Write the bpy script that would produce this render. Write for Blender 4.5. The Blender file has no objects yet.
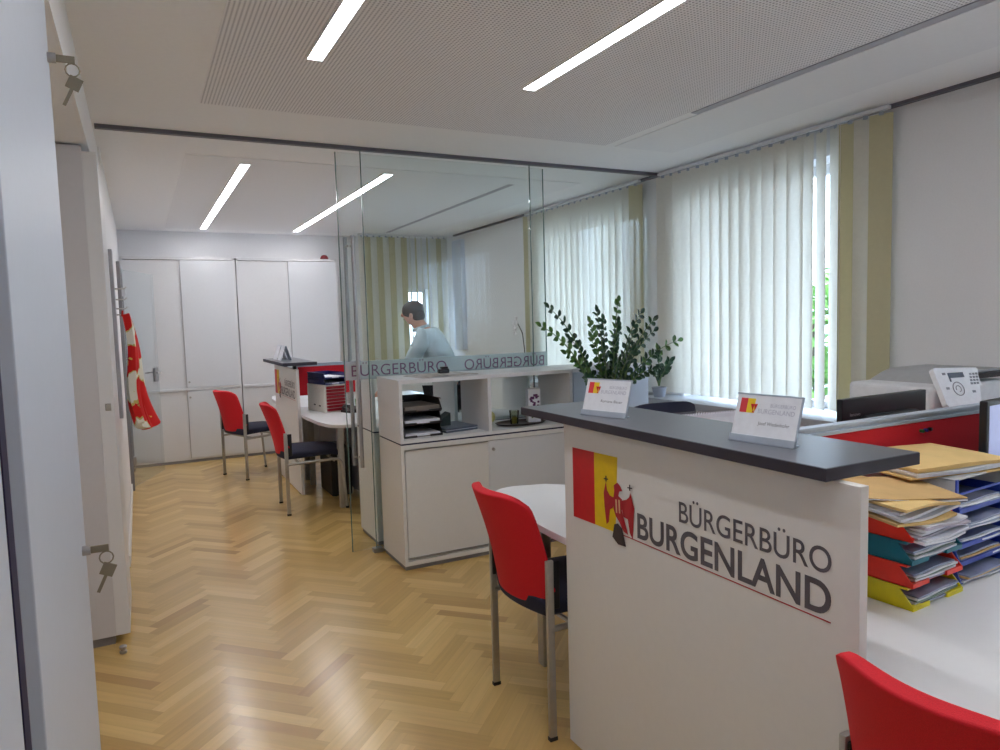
import bpy, bmesh, math, random
from mathutils import Vector, Matrix
random.seed(7)
S = bpy.context.scene
COL = S.collection
R = math.radians

# ------------------------------------------------------------------ camera
def make_camera():
    a, b, r = R(27.04), R(4.526), R(1.6)
    f = Vector((math.sin(a)*math.cos(b), math.cos(a)*math.cos(b), -math.sin(b)))
    rt = Vector((math.cos(a), -math.sin(a), 0)); dn = f.cross(rt)
    right = rt*math.cos(r) + dn*math.sin(r)
    down = -rt*math.sin(r) + dn*math.cos(r)
    cd = bpy.data.cameras.new('camera'); cam = bpy.data.objects.new('camera', cd); COL.objects.link(cam)
    m = Matrix((right, -down, -f)).transposed().to_4x4(); m.translation = Vector((0, 0, 1.5))
    cam.matrix_world = m
    cd.sensor_width = 36; cd.lens = 705/1000*36; cd.clip_start = .05; cd.clip_end = 200
    S.camera = cam
make_camera()

# ------------------------------------------------------------------ world, exposure, daylight
S.view_settings.view_transform = 'Standard'; S.view_settings.look = 'None'
S.view_settings.gamma = 1; S.view_settings.use_curve_mapping = False
S.view_settings.exposure = 0.58
SKY = 11.0
LAMP = 17.0
w = bpy.data.worlds.new('overcast_sky'); S.world = w; w.use_nodes = True
nt = w.node_tree; nt.nodes.clear()
wo = nt.nodes.new('ShaderNodeOutputWorld'); bg = nt.nodes.new('ShaderNodeBackground')
tc = nt.nodes.new('ShaderNodeTexCoord'); sx = nt.nodes.new('ShaderNodeSeparateXYZ'); cr = nt.nodes.new('ShaderNodeValToRGB')
cr.color_ramp.elements[0].position = .48; cr.color_ramp.elements[0].color = (.26, .31, .40, 1)
cr.color_ramp.elements[1].position = .56; cr.color_ramp.elements[1].color = (.60, .76, 1, 1)
mp = nt.nodes.new('ShaderNodeMapRange'); mp.inputs[1].default_value = -1
nt.links.new(tc.outputs['Generated'], sx.inputs[0]); nt.links.new(sx.outputs['Z'], mp.inputs[0])
nt.links.new(mp.outputs[0], cr.inputs[0]); nt.links.new(cr.outputs[0], bg.inputs[0])
bg.inputs[1].default_value = SKY; nt.links.new(bg.outputs[0], wo.inputs[0])
S.cycles.use_denoising = True
S.cycles.max_bounces = 12; S.cycles.diffuse_bounces = 6; S.cycles.transparent_max_bounces = 16
S.cycles.sample_clamp_indirect = 8
def portal(x, y, z, sx_, sz_, rot):
    l = bpy.data.lights.new('daylight_portal', 'AREA'); l.shape = 'RECTANGLE'; l.size = sx_; l.size_y = sz_
    l.cycles.is_portal = True
    o = bpy.data.objects.new('daylight_portal', l); COL.objects.link(o); o.location = (x, y, z); o.rotation_euler = rot
WINS = [(2.72, 4.20), (4.78, 6.22), (-1.6, 1.3)]
WZ = (.86, 2.42)
for a_, b_ in WINS:
    portal(4.02, (a_+b_)/2, 1.64, WZ[1]-WZ[0], b_-a_, (0, R(90), 0))

# ------------------------------------------------------------------ materials
def lin(c):
    return tuple(((v/255)/12.92 if v/255 <= .04045 else ((v/255+.055)/1.055)**2.4) for v in c)
MC = {}
def mat(name, rgb, rough=.5, metal=0, var=.04, scale=40, bump=0, spec=.5, emis=None, es=0, coat=0, trans=None):
    if name in MC: return MC[name]
    m = bpy.data.materials.new(name); m.use_nodes = True; n = m.node_tree; b = n.nodes['Principled BSDF']
    c = lin(rgb)
    t = n.nodes.new('ShaderNodeTexCoord'); no = n.nodes.new('ShaderNodeTexNoise'); no.inputs['Scale'].default_value = scale
    no.inputs['Detail'].default_value = 4
    n.links.new(t.outputs['Object'], no.inputs['Vector'])
    rp = n.nodes.new('ShaderNodeValToRGB'); n.links.new(no.outputs['Fac'], rp.inputs[0])
    rp.color_ramp.elements[0].position = .3; rp.color_ramp.elements[1].position = .7
    rp.color_ramp.elements[0].color = (*[max(0, v*(1-var)) for v in c], 1)
    rp.color_ramp.elements[1].color = (*[min(1, v*(1+var)) for v in c], 1)
    n.links.new(rp.outputs[0], b.inputs['Base Color'])
    b.inputs['Roughness'].default_value = rough; b.inputs['Metallic'].default_value = metal
    b.inputs['Specular IOR Level'].default_value = spec; b.inputs['Coat Weight'].default_value = coat
    if bump:
        bu = n.nodes.new('ShaderNodeBump'); bu.inputs['Strength'].default_value = bump; bu.inputs['Distance'].default_value = .002
        n.links.new(no.outputs['Fac'], bu.inputs['Height']); n.links.new(bu.outputs[0], b.inputs['Normal'])
    if emis:
        b.inputs['Emission Color'].default_value = (*lin(emis), 1); b.inputs['Emission Strength'].default_value = es
    if trans:
        tr = n.nodes.new('ShaderNodeBsdfTranslucent'); n.links.new(rp.outputs[0], tr.inputs[0])
        mx = n.nodes.new('ShaderNodeMixShader'); mx.inputs[0].default_value = trans
        n.links.new(b.outputs[0], mx.inputs[1]); n.links.new(tr.outputs[0], mx.inputs[2])
        n.links.new(mx.outputs[0], n.nodes['Material Output'].inputs[0])
    MC[name] = m; return m
def glass(name, tint=(.93, .98, .96), refl=1.0, haze=0, hazecol=(.8, .85, .88)):
    if name in MC: return MC[name]
    m = bpy.data.materials.new(name); m.use_nodes = True; n = m.node_tree; n.nodes.clear()
    o = n.nodes.new('ShaderNodeOutputMaterial'); tr = n.nodes.new('ShaderNodeBsdfTransparent'); tr.inputs[0].default_value = (*tint, 1)
    g = n.nodes.new('ShaderNodeBsdfGlossy'); g.inputs['Roughness'].default_value = .0
    fr = n.nodes.new('ShaderNodeFresnel'); fr.inputs[0].default_value = 1.45
    mu = n.nodes.new('ShaderNodeMath'); mu.operation = 'MULTIPLY'; mu.inputs[1].default_value = refl
    mx = n.nodes.new('ShaderNodeMixShader'); n.links.new(fr.outputs[0], mu.inputs[0]); n.links.new(mu.outputs[0], mx.inputs[0])
    n.links.new(g.outputs[0], mx.inputs[2])
    if haze:
        d = n.nodes.new('ShaderNodeBsdfDiffuse'); d.inputs[0].default_value = (*hazecol, 1)
        m2 = n.nodes.new('ShaderNodeMixShader'); m2.inputs[0].default_value = haze
        n.links.new(tr.outputs[0], m2.inputs[1]); n.links.new(d.outputs[0], m2.inputs[2]); n.links.new(m2.outputs[0], mx.inputs[1])
    else: n.links.new(tr.outputs[0], mx.inputs[1])
    n.links.new(mx.outputs[0], o.inputs[0]); MC[name] = m; return m

M_wall = mat('wall_paint', (236, 236, 238), .9, bump=.1, scale=120, var=.015)
M_ceil = mat('ceiling_paint', (244, 244, 246), .9, var=.01)
M_lam = mat('white_laminate', (222, 222, 224), .38, var=.008)
M_lam2 = mat('warm_white_laminate', (224, 222, 219), .45, var=.01)
M_door = mat('matt_white_door', (218, 220, 224), .42, var=.008)
M_desk = mat('desk_white', (235, 236, 238), .3, var=.006)
M_dark = mat('anthracite_board', (84, 87, 96), .34, var=.06, scale=200)
M_edge = mat('anthracite_edge', (50, 46, 58), .6)
M_alu = mat('brushed_aluminium', (176, 176, 180), .35, metal=.9)
M_steel = mat('satin_steel', (176, 173, 168), .38, metal=.7)
M_rail = mat('rail_aluminium', (176, 186, 200), .4, metal=.3)
M_grey = mat('plinth_grey', (128, 126, 130), .5)
M_red = mat('red_fabric', (210, 12, 34), .75, bump=.35, scale=500, var=.1)
M_redsc = mat('red_screen_fabric', (196, 14, 34), .85, bump=.3, scale=400, var=.08)
M_navy = mat('navy_fabric', (38, 41, 62), .85, bump=.3, scale=400, var=.15)
M_black = mat('black_plastic', (22, 23, 27), .4)
M_gap = mat('dark_gap', (26, 22, 62), .7)
M_blueT = mat('blue_tray_plastic', (30, 62, 170), .35)
M_dkblue = mat('dark_blue_tray', (16, 26, 92), .35)
M_redT = mat('red_tray_plastic', (238, 48, 26), .35)
M_teal = mat('teal_tray_plastic', (8, 108, 128), .35)
M_yel = mat('yellow_tray_plastic', (226, 210, 14), .35)
M_env = mat('manila_paper', (222, 190, 128), .8, scale=15, var=.06)
M_env2 = mat('brown_paper', (200, 166, 112), .8, scale=15, var=.06)
M_paper = mat('white_paper', (226, 228, 236), .7, var=.03, scale=60)
M_sleeve = mat('plastic_sleeve', (150, 158, 184), .15, var=.15, scale=12)
M_silver = mat('pale_grey_plastic', (190, 192, 194), .4)
M_mag = mat('magenta_print', (96, 56, 92), .5)
M_text = mat('grey_print', (92, 88, 96), .5)
M_lred = mat('print_red', (200, 26, 34), .5)
M_lyel = mat('print_yellow', (226, 190, 0), .5)
M_eagle = mat('eagle_red', (172, 26, 40), .5)
M_rock = mat('rock_dark', (60, 50, 50), .6)
M_leaf = mat('glossy_leaf', (32, 66, 40), .28, var=.35, scale=9)
M_leaf2 = mat('pale_leaf', (70, 110, 44), .35, var=.3, scale=9)
M_stem = mat('plant_stem', (90, 112, 64), .5)
M_pot = mat('pot_grey', (150, 154, 166), .5)
M_white = mat('white_plastic', (232, 233, 236), .35)
M_skin = mat('skin', (206, 150, 128), .55, var=.05, scale=30)
M_hair = mat('brown_hair', (66, 50, 42), .7, var=.3, scale=60, bump=.5)
M_shirt = mat('pale_blue_shirt', (190, 202, 210), .85, var=.08, scale=10, bump=.2)
M_trs = mat('dark_trousers', (46, 48, 58), .85)
M_blind = mat('cream_blind', (239, 237, 230), .8, var=.02, trans=.5)
M_blindo = mat('olive_blind', (214, 208, 174), .85, var=.02, trans=.22)
M_glass = glass('clear_glass', (.955, .98, .978), .4)
M_wglass = glass('window_glass', (.97, .98, .98), .6)
M_frost = glass('frosted_band', (.9, .95, .95), .4, haze=.42, hazecol=(.74, .80, .86))
M_gedge = mat('glass_edge', (96, 122, 118), .15)
M_pvc = mat('window_frame_white', (225, 226, 228), .4)
M_track = mat('dark_track', (96, 94, 104), .5)
M_lampm = mat('lamp_diffuser', (255, 255, 255), .5, emis=(250, 249, 252), es=LAMP)
M_slot = mat('slot_grey', (176, 176, 186), .6)

# ------------------------------------------------------------------ builders
class MB:
    """collects shapes and links them as ONE mesh object"""
    def __init__(s): s.bm = bmesh.new(); s.mi = 0; s.mats = []
    def use(s, m):
        if m not in s.mats: s.mats.append(m)
        s.mi = s.mats.index(m); return s
    def _fin(s, f0):
        s.bm.faces.ensure_lookup_table()
        for f in s.bm.faces[f0:]: f.material_index = s.mi
    def box(s, x0, x1, y0, y1, z0, z1, bev=0, M=None, seg=2):
        f0 = len(s.bm.faces)
        vs = [s.bm.verts.new((x, y, z)) for z in (z0, z1) for x, y in ((x0, y0), (x1, y0), (x1, y1), (x0, y1))]
        fs = [s.bm.faces.new([vs[i] for i in q]) for q in ((3, 2, 1, 0), (4, 5, 6, 7), (0, 1, 5, 4), (1, 2, 6, 5), (2, 3, 7, 6), (3, 0, 4, 7))]
        allv = list(vs)
        if bev:
            es = list({e for f in fs for e in f.edges})
            r = bmesh.ops.bevel(s.bm, geom=es, offset=bev, segments=seg, profile=.5, affect='EDGES')
            allv = list({v for f in r['faces'] for v in f.verts} | {v for v in vs if v.is_valid})
        if M is not None: bmesh.ops.transform(s.bm, matrix=M, verts=allv)
        s._fin(f0); return s
    def prism(s, pts, z0, z1, M=None):
        f0 = len(s.bm.faces)
        a = [s.bm.verts.new((x, y, z0)) for x, y in pts]; b = [s.bm.verts.new((x, y, z1)) for x, y in pts]
        n = len(pts)
        s.bm.faces.new(list(reversed(a))); s.bm.faces.new(b)
        for i in range(n): s.bm.faces.new([a[i], a[(i+1) % n], b[(i+1) % n], b[i]])
        if M is not None: bmesh.ops.transform(s.bm, matrix=M, verts=a+b)
        s._fin(f0); return s
    def tube(s, path, r, n=10, caps=True, rr=None):
        f0 = len(s.bm.faces); P = [Vector(p) for p in path]; rings = []
        up = None
        for i, p in enumerate(P):
            d = (P[min(i+1, len(P)-1)]-P[max(i-1, 0)]).normalized()
            if up is None:
                up = Vector((0, 0, 1)) if abs(d.z) < .9 else Vector((0, 1, 0))
            u = d.cross(up).normalized(); v = u.cross(d).normalized(); up = v
            rad = rr[i] if rr else r
            rings.append([s.bm.verts.new(p+(u*math.cos(2*math.pi*k/n)+v*math.sin(2*math.pi*k/n))*rad) for k in range(n)])
        for A, B in zip(rings, rings[1:]):
            for k in range(n): s.bm.faces.new([A[k], A[(k+1) % n], B[(k+1) % n], B[k]])
        if caps: s.bm.faces.new(list(reversed(rings[0]))); s.bm.faces.new(rings[-1])
        s._fin(f0); return s
    def lathe(s, prof, c=(0, 0, 0), n=24):
        f0 = len(s.bm.faces); rings = []
        for r, z in prof:
            rings.append([s.bm.verts.new((c[0]+r*math.cos(2*math.pi*k/n), c[1]+r*math.sin(2*math.pi*k/n), c[2]+z)) for k in range(n)])
        for A, B in zip(rings, rings[1:]):
            for k in range(n): s.bm.faces.new([A[k], A[(k+1) % n], B[(k+1) % n], B[k]])
        s.bm.faces.new(list(reversed(rings[0]))); s.bm.faces.new(rings[-1])
        s._fin(f0); return s
    def grid(s, fn, nu, nv, thick=0, nrm=None):
        """fn(u,v)->Vector; closed slab when thick"""
        f0 = len(s.bm.faces)
        A = [[Vector(fn(i/nu, j/nv)) for j in range(nv+1)] for i in range(nu+1)]
        def nn(i, j):
            a = A[min(i+1, nu)][j]-A[max(i-1, 0)][j]; b = A[i][min(j+1, nv)]-A[i][max(j-1, 0)]
            return a.cross(b).normalized()
        F = [[s.bm.verts.new(A[i][j]) for j in range(nv+1)] for i in range(nu+1)]
        def q(G, rev):
            for i in range(nu):
                for j in range(nv):
                    f = [G[i][j], G[i+1][j], G[i+1][j+1], G[i][j+1]]
                    s.bm.faces.new(f[::-1] if rev else f)
        if thick:
            B = [[s.bm.verts.new(A[i][j]-nn(i, j)*(thick(i/nu, j/nv) if callable(thick) else thick)) for j in range(nv+1)] for i in range(nu+1)]
            q(F, False); q(B, True)
            ring = [(i, 0) for i in range(nu)]+[(nu, j) for j in range(nv)]+[(i, nv) for i in range(nu, 0, -1)]+[(0, j) for j in range(nv, 0, -1)]
            for k in range(len(ring)):
                a, b = ring[k], ring[(k+1) % len(ring)]
                s.bm.faces.new([F[b[0]][b[1]], F[a[0]][a[1]], B[a[0]][a[1]], B[b[0]][b[1]]])
        else: q(F, False)
        s._fin(f0); return s
    def poly(s, pts):
        f0 = len(s.bm.faces); s.bm.faces.new([s.bm.verts.new(p) for p in pts]); s._fin(f0); return s
    def ball(s, c, r, sub=3, sc=(1, 1, 1), M=None):
        f0 = len(s.bm.faces)
        g = bmesh.ops.create_icosphere(s.bm, subdivisions=sub, radius=r)
        bmesh.ops.transform(s.bm, matrix=Matrix.Translation(c) @ (M or Matrix.Identity(4)) @ Matrix.Diagonal((*sc, 1)), verts=g['verts'])
        s._fin(f0); return s
    def build(s, name, m=None, parent=None, smooth=False, loc=None):
        if m is not None: s.mats = [m] if not s.mats else s.mats
        me = bpy.data.meshes.new(name)
        bmesh.ops.recalc_face_normals(s.bm, faces=s.bm.faces)
        s.bm.to_mesh(me); s.bm.free()
        for mm in s.mats: me.materials.append(mm)
        if smooth:
            for p in me.polygons: p.use_smooth = True
            try: me.set_sharp_from_angle(angle=R(42))
            except Exception: pass
        o = bpy.data.objects.new(name, me); COL.objects.link(o)
        if parent is not None: o.parent = parent
        if loc: o.location = loc
        return o
def thing(name, label, cat, loc=(0, 0, 0), rz=0, group=None):
    o = bpy.data.objects.new(name, None); COL.objects.link(o); o.empty_display_size = .1
    o.location = loc; o.rotation_euler = (0, 0, rz); tag(o, label, cat, group); return o
def tag(o, label, cat, group=None):
    o['label'] = label; o['category'] = cat
    if group: o['group'] = group
    return o
def struct(o): o['kind'] = 'structure'; return o
def copy_tree(o, parent=None):
    c = o.copy(); COL.objects.link(c)
    if parent is not None: c.parent = parent
    for ch in list(o.children): copy_tree(ch, c)
    return c
def RZ(a, c=(0, 0, 0)):
    return Matrix.Translation(c) @ Matrix.Rotation(a, 4, 'Z') @ Matrix.Translation([-v for v in c])
def text_part(name, s_, origin, right, up, width, height, m, parent, thick=.0006, mirror=False, capfit=None, bold=0):
    """lettering fitted in a rectangle: origin = left end of the baseline; height = cap height"""
    cu = bpy.data.curves.new(name, 'FONT'); cu.body = s_; cu.size = 1; cu.resolution_u = 6; cu.offset = bold
    o = bpy.data.objects.new(name+'_curve', cu); COL.objects.link(o)
    dg = bpy.context.evaluated_depsgraph_get(); me = bpy.data.meshes.new_from_object(o.evaluated_get(dg))
    bpy.data.objects.remove(o); bpy.data.curves.remove(cu)
    xs = [v.co.x for v in me.vertices]; x0, x1 = min(xs), max(xs)
    cap = .694+bold
    right = Vector(right).normalized(); up = Vector(up).normalized(); nrm = right.cross(up)
    for v in me.vertices:
        u = (v.co.x-x0)/(x1-x0)*width
        if mirror: u = width-u
        v.co = Vector(origin)+right*u+up*(v.co.y/cap*height)+nrm*thick
    me.materials.clear(); me.materials.append(m); me.name = name
    ob = bpy.data.objects.new(name, me); COL.objects.link(ob)
    if parent is not None: ob.parent = parent
    return ob

# ================================================================== ROOM
XL, XR, YB, YF, ZC = -.14, 3.74, 8.92, -2.6, 2.6
NX = -.62    # back of the cupboard niche on the left
# floor: oak herringbone, each plank with its own tone
def make_floor():
    bm = bmesh.new(); la = bm.loops.layers.float_color.new('tone'); L, W = .372, .062
    c = math.sqrt(.5)
    def add(u0, v0, du, dv, rnd):
        g = .0007
        P = [(u0+g, v0+g), (u0+du-g, v0+g), (u0+du-g, v0+dv-g), (u0+g, v0+dv-g)]
        Q = [((u-v)*c, (u+v)*c) for u, v in P]
        cx = sum(q[0] for q in Q)/4; cy = sum(q[1] for q in Q)/4
        if not (NX-.3 < cx < XR+.3 and YF-.3 < cy < YB+.3): return
        f = bm.faces.new([bm.verts.new((x, y, 0)) for x, y in Q])
        for k, l in enumerate(f.loops): l[la] = (rnd[0], rnd[1], 0 if du > dv else 1, 1)
    rg = random.Random(3)
    for m in range(-40, 41):
        for j in range(-220, 220):
            ou, ov = j*W-m*L, j*W+m*L
            add(ou, ov, L, W, (rg.random(), rg.random())); add(ou+L, ov+W-L, W, L, (rg.random(), rg.random()))
    for co, no in (((NX-.05, 0, 0), (-1, 0, 0)), ((XR+.02, 0, 0), (1, 0, 0)), ((0, YB+.02, 0), (0, 1, 0)), ((0, YF-.02, 0), (0, -1, 0))):
        bmesh.ops.bisect_plane(bm, geom=bm.verts[:]+bm.edges[:]+bm.faces[:], plane_co=co, plane_no=no, clear_outer=True)
    # subfloor slab
    vs = [bm.verts.new((x, y, z)) for z in (-.12, -.0015) for x, y in ((NX-.05, YF-.02), (XR+.02, YF-.02), (XR+.02, YB+.02), (NX-.05, YB+.02))]
    for q in ((3, 2, 1, 0), (4, 5, 6, 7), (0, 1, 5, 4), (1, 2, 6, 5), (2, 3, 7, 6), (3, 0, 4, 7)):
        f = bm.faces.new([vs[i] for i in q])
        for l in f.loops: l[la] = (.1, .5, 0, 1)
    me = bpy.data.meshes.new('floor'); bm.to_mesh(me); bm.free()
    m = bpy.data.materials.new('oak_herringbone'); m.use_nodes = True; n = m.node_tree; b = n.nodes['Principled BSDF']
    at = n.nodes.new('ShaderNodeAttribute'); at.attribute_name = 'tone'
    se = n.nodes.new('ShaderNodeSeparateColor'); n.links.new(at.outputs['Color'], se.inputs[0])
    rp = n.nodes.new('ShaderNodeValToRGB'); n.links.new(se.outputs[0], rp.inputs[0])
    e = rp.color_ramp.elements
    e[0].position = 0; e[0].color = (*lin((188, 146, 80)), 1); e[1].position = 1; e[1].color = (*lin((228, 194, 124)), 1)
    k = e.new(.12); k.color = (*lin((204, 166, 96)), 1); k = e.new(.6); k.color = (*lin((217, 180, 108)), 1)
    # grain along the plank
    tcx = n.nodes.new('ShaderNodeTexCoord'); cols = []
    for ang in (45, -45):
        mpn = n.nodes.new('ShaderNodeMapping'); mpn.inputs['Rotation'].default_value = (0, 0, R(-ang)); 
        mpn2 = n.nodes.new('ShaderNodeMapping'); mpn2.inputs['Scale'].default_value = (3, 60, 1)
        n.links.new(tcx.outputs['Object'], mpn.inputs[0]); n.links.new(mpn.outputs[0], mpn2.inputs[0])
        no = n.nodes.new('ShaderNodeTexNoise'); no.inputs['Scale'].default_value = 1; no.inputs['Detail'].default_value = 3
        n.links.new(mpn2.outputs[0], no.inputs[0]); cols.append(no)
    mx = n.nodes.new('ShaderNodeMix'); mx.data_type = 'FLOAT'; n.links.new(se.outputs[2], mx.inputs[0])
    n.links.new(cols[0].outputs[0], mx.inputs[2]); n.links.new(cols[1].outputs[0], mx.inputs[3])
    ml = n.nodes.new('ShaderNodeMapRange'); ml.inputs[1].default_value = .3; ml.inputs[2].default_value = .7; ml.inputs[3].default_value = .93; ml.inputs[4].default_value = 1.05
    n.links.new(mx.outputs[0], ml.inputs[0])
    mm = n.nodes.new('ShaderNodeMix'); mm.data_type = 'RGBA'; mm.blend_type = 'MULTIPLY'; mm.inputs[0].default_value = 1
    n.links.new(rp.outputs[0], mm.inputs[6]); n.links.new(ml.outputs[0], mm.inputs[7])
    n.links.new(mm.outputs[2], b.inputs['Base Color'])
    b.inputs['Roughness'].default_value = .30; b.inputs['Coat Weight'].default_value = .48; b.inputs['Coat Roughness'].default_value = .17
    bn = n.nodes.new('ShaderNodeTexNoise'); bn.inputs['Scale'].default_value = 14
    n.links.new(tcx.outputs['Object'], bn.inputs[0])
    bu = n.nodes.new('ShaderNodeBump'); bu.inputs['Strength'].default_value = .12; bu.inputs['Distance'].default_value = .004
    n.links.new(bn.outputs[0], bu.inputs['Height']); n.links.new(bu.outputs[0], b.inputs['Normal'])
    me.materials.append(m)
    o = bpy.data.objects.new('floor', me); COL.objects.link(o); struct(o)
make_floor()

# ceiling with perforated acoustic fields
M_perf = bpy.data.materials.new('perforated_board'); M_perf.use_nodes = True
def perf():
    n = M_perf.node_tree; b = n.nodes['Principled BSDF']; b.inputs['Roughness'].default_value = .9
    t = n.nodes.new('ShaderNodeTexCoord'); vm = n.nodes.new('ShaderNodeVectorMath'); vm.operation = 'SCALE'; vm.inputs['Scale'].default_value = 1/.016
    n.links.new(t.outputs['Object'], vm.inputs[0])
    fr = n.nodes.new('ShaderNodeVectorMath'); fr.operation = 'FRACTION'; n.links.new(vm.outputs[0], fr.inputs[0])
    su = n.nodes.new('ShaderNodeVectorMath'); su.operation = 'SUBTRACT'; su.inputs[1].default_value = (.5, .5, 0); n.links.new(fr.outputs[0], su.inputs[0])
    ml = n.nodes.new('ShaderNodeVectorMath'); ml.operation = 'MULTIPLY'; ml.inputs[1].default_value = (1, 1, 0); n.links.new(su.outputs[0], ml.inputs[0])
    ln = n.nodes.new('ShaderNodeVectorMath'); ln.operation = 'LENGTH'; n.links.new(ml.outputs[0], ln.inputs[0])
    gt = n.nodes.new('ShaderNodeMath'); gt.operation = 'GREATER_THAN'; gt.inputs[1].default_value = .26; n.links.new(ln.outputs['Value'], gt.inputs[0])
    mx = n.nodes.new('ShaderNodeMix'); mx.data_type = 'RGBA'; n.links.new(gt.outputs[0], mx.inputs[0])
    mx.inputs[6].default_value = (*lin((160, 157, 166)), 1); mx.inputs[7].default_value = (*lin((242, 241, 244)), 1)
    n.links.new(mx.outputs[2], b.inputs['Base Color'])
perf()
ceil = struct(MB().box(NX-.05, XR+.3, YF-.02, YB+.3, ZC, ZC+.15).build('ceiling', M_ceil))
MB().box(.335, 2.755, -1.0, 3.815, ZC-.004, ZC+.002).build('acoustic_panel', M_perf, ceil)
MB().box(2.83, 3.32, -1.0, 3.815, ZC-.004, ZC+.002).build('acoustic_panel', mat('ceiling_field', (238, 238, 241), .9, var=.01), ceil)
MB().box(.335, 3.32, 4.95, 8.62, ZC-.004, ZC+.002).build('acoustic_panel', mat('ceiling_field', (238, 238, 241), .9, var=.01), ceil)
# linear air slots in the ceiling
for y0, y1 in ((-.4, 3.03), (5.17, 8.38)):
    MB().use(M_slot).box(2.765, 2.815, y0, y1, ZC-.007, ZC-.002).build('air_slot', None, ceil)
# walls
wl = MB()
wl.box(NX-.2, NX, YF-.2, 4.95, 0, ZC); wl.box(NX-.2, XL, 4.95, YB+.2, 0, ZC)
wl.box(NX, XL-.012, YF, 4.95, 2.345, ZC)          # bulkhead above the niche
struct(wl.build('wall_left', M_wall))
wr = MB(); ys = [YF-.2]
X1 = XR+.3
segs = sorted(WINS); cur = YF-.2
for a_, b_ in segs:
    wr.box(XR, X1, cur, a_, 0, ZC); wr.box(XR, X1, a_, b_, 0, WZ[0]-.03); wr.box(XR, X1, a_, b_, WZ[1], ZC); cur = b_
wr.box(XR, X1, cur, YB+.2, 0, ZC)
struct(wr.build('wall_right', M_wall))
wb = MB()
BW = (3.12, 3.5)
wb.box(XL, BW[0], YB, YB+.2, 0, ZC); wb.box(BW[1], XR, YB, YB+.2, 0, ZC); wb.box(BW[0], BW[1], YB, YB+.2, 0, 1.0); wb.box(BW[0], BW[1], YB, YB+.2, 1.93, ZC)
struct(wb.build('wall_back', M_wall))
struct(MB().box(NX-.2, X1, YF-.2, YF, 0, ZC).build('wall_front', M_wall))
struct(MB().box(XR-.014, XR, 4.47, YB, 0, .07).box(XR-.014, XR, YF, 4.39, 0, .07).build('baseboard_right', M_lam))
struct(MB().box(XL, XL+.012, 4.97, YB, 0, .07).build('baseboard_left', M_lam2))
struct(MB().box(XR-.07, XR-.002, 8.2, 8.47, 1.12, 2.52, .01).build('wall_strip', mat('pale_blue_strip', (214, 224, 240), .5)))  # narrow raised strip, bluer than the wall paint
# windows
def window(idx, a_, b_):
    z0, z1 = WZ; x = XR+.2
    o = struct(MB().box(x, x+.06, a_, b_, z0-.03, z0+.05).box(x, x+.06, a_, b_, z1-.06, z1).box(x, x+.06, a_, a_+.06, z0, z1).box(x, x+.06, b_-.06, b_, z0, z1)
               .box(x, x+.06, (a_+b_)/2-.045, (a_+b_)/2+.045, z0, z1).build('window_%d' % idx, M_pvc))
    MB().box(x+.025, x+.033, a_+.05, b_-.05, z0+.04, z1-.05).build('pane', M_wglass, o)
for i, (a_, b_) in enumerate(WINS): window(i+1, a_, b_)
bwn = struct(MB().box(BW[0], BW[1], YB+.1, YB+.14, 1.0, 1.04).box(BW[0], BW[1], YB+.1, YB+.14, 1.89, 1.93).box(BW[0], BW[0]+.04, YB+.1, YB+.14, 1, 1.93).box(BW[1]-.04, BW[1], YB+.1, YB+.14, 1, 1.93).build('window_4', M_pvc))
MB().box(BW[0]+.03, BW[1]-.03, YB+.115, YB+.122, 1.03, 1.9).build('pane', M_wglass, bwn)
struct(MB().box(3.46, XR+.2, 2.30, 4.385, .82, .870, .004).build('trim_2', mat('sill_grey', (172, 174, 180), .5)))
struct(MB().box(3.46, XR+.2, 4.50, 6.60, .82, .870, .004).build('trim_3', mat('sill_grey', (172, 174, 180), .5)))
# tracks at the ceiling edge
struct(MB().box(XR-.045, XR-.012, YF, YB-.45, ZC-.018, ZC).build('trim_4', M_track))
struct(MB().box(XL, XR-.06, 4.395, 4.43, ZC-.022, ZC).build('trim_5', M_track))

# ------------------------------------------------------------------ vertical blinds
def blind(label, p0, p1, n, angs, mats, ztop=2.565, zbot=.900, group='vertical blinds at the windows'):
    p0 = Vector(p0); p1 = Vector(p1); d = (p1-p0); L = d.length; d.normalize(); az = math.atan2(d.y, d.x)
    t = thing('vertical_blind', label, 'blind', (p0.x, p0.y, 0), az, None)
    MB().box(0, L, -.015, .015, ztop+.004, ztop+.024, .003).build('headrail', M_pvc, t)
    sl = {}
    pitch = L/n; wd = pitch*1.24
    for i in range(n):
        key = mats[i].name
        if key not in sl:
            o = MB().box(-wd/2, wd/2, -.0007, .0007, zbot, ztop-.012).use(M_rail).box(-.012, .012, -.003, .003, ztop-.018, ztop+.002).build('louvre', None, t)
            o.data.materials.clear(); o.data.materials.append(mats[i]); o.data.materials.append(M_rail)
            for p in o.data.polygons[:6]: p.material_index = 0
            for p in o.data.polygons[6:]: p.material_index = 1
            sl[key] = o
        else:
            o = sl[key].copy(); COL.objects.link(o); o.parent = t
        o.location = ((i+.5)*pitch, 0, 0); o.rotation_euler = (0, 0, angs[i])
    MB().tube([(L-.03, -.03, ztop), (L-.03, -.03, 1.05)], .0016, 5).build('pull_cord', M_white, t)
    return t
rg = random.Random(5)
n1 = 20
an = [R(22+rg.uniform(-4, 4)) for _ in range(n1)]
mt = [M_blind]*n1
mt[0] = mt[2] = M_blindo; mt[1] = M_blind
an[3] = R(-24); an[4] = R(-24); an[5] = R(-18); an[6] = R(4)
for i in range(7, 20): an[i] += R(9 if (i//3) % 2 else -4)
blind('cream vertical blind at the near window behind the two desk signs', (3.665, 2.49), (3.665, 4.38), n1, an, mt)
n2 = 19
an = [R(24+rg.uniform(-4, 4)) for _ in range(n2)]; mt = [M_blind]*n2; mt[0] = mt[-1] = M_blindo
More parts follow.
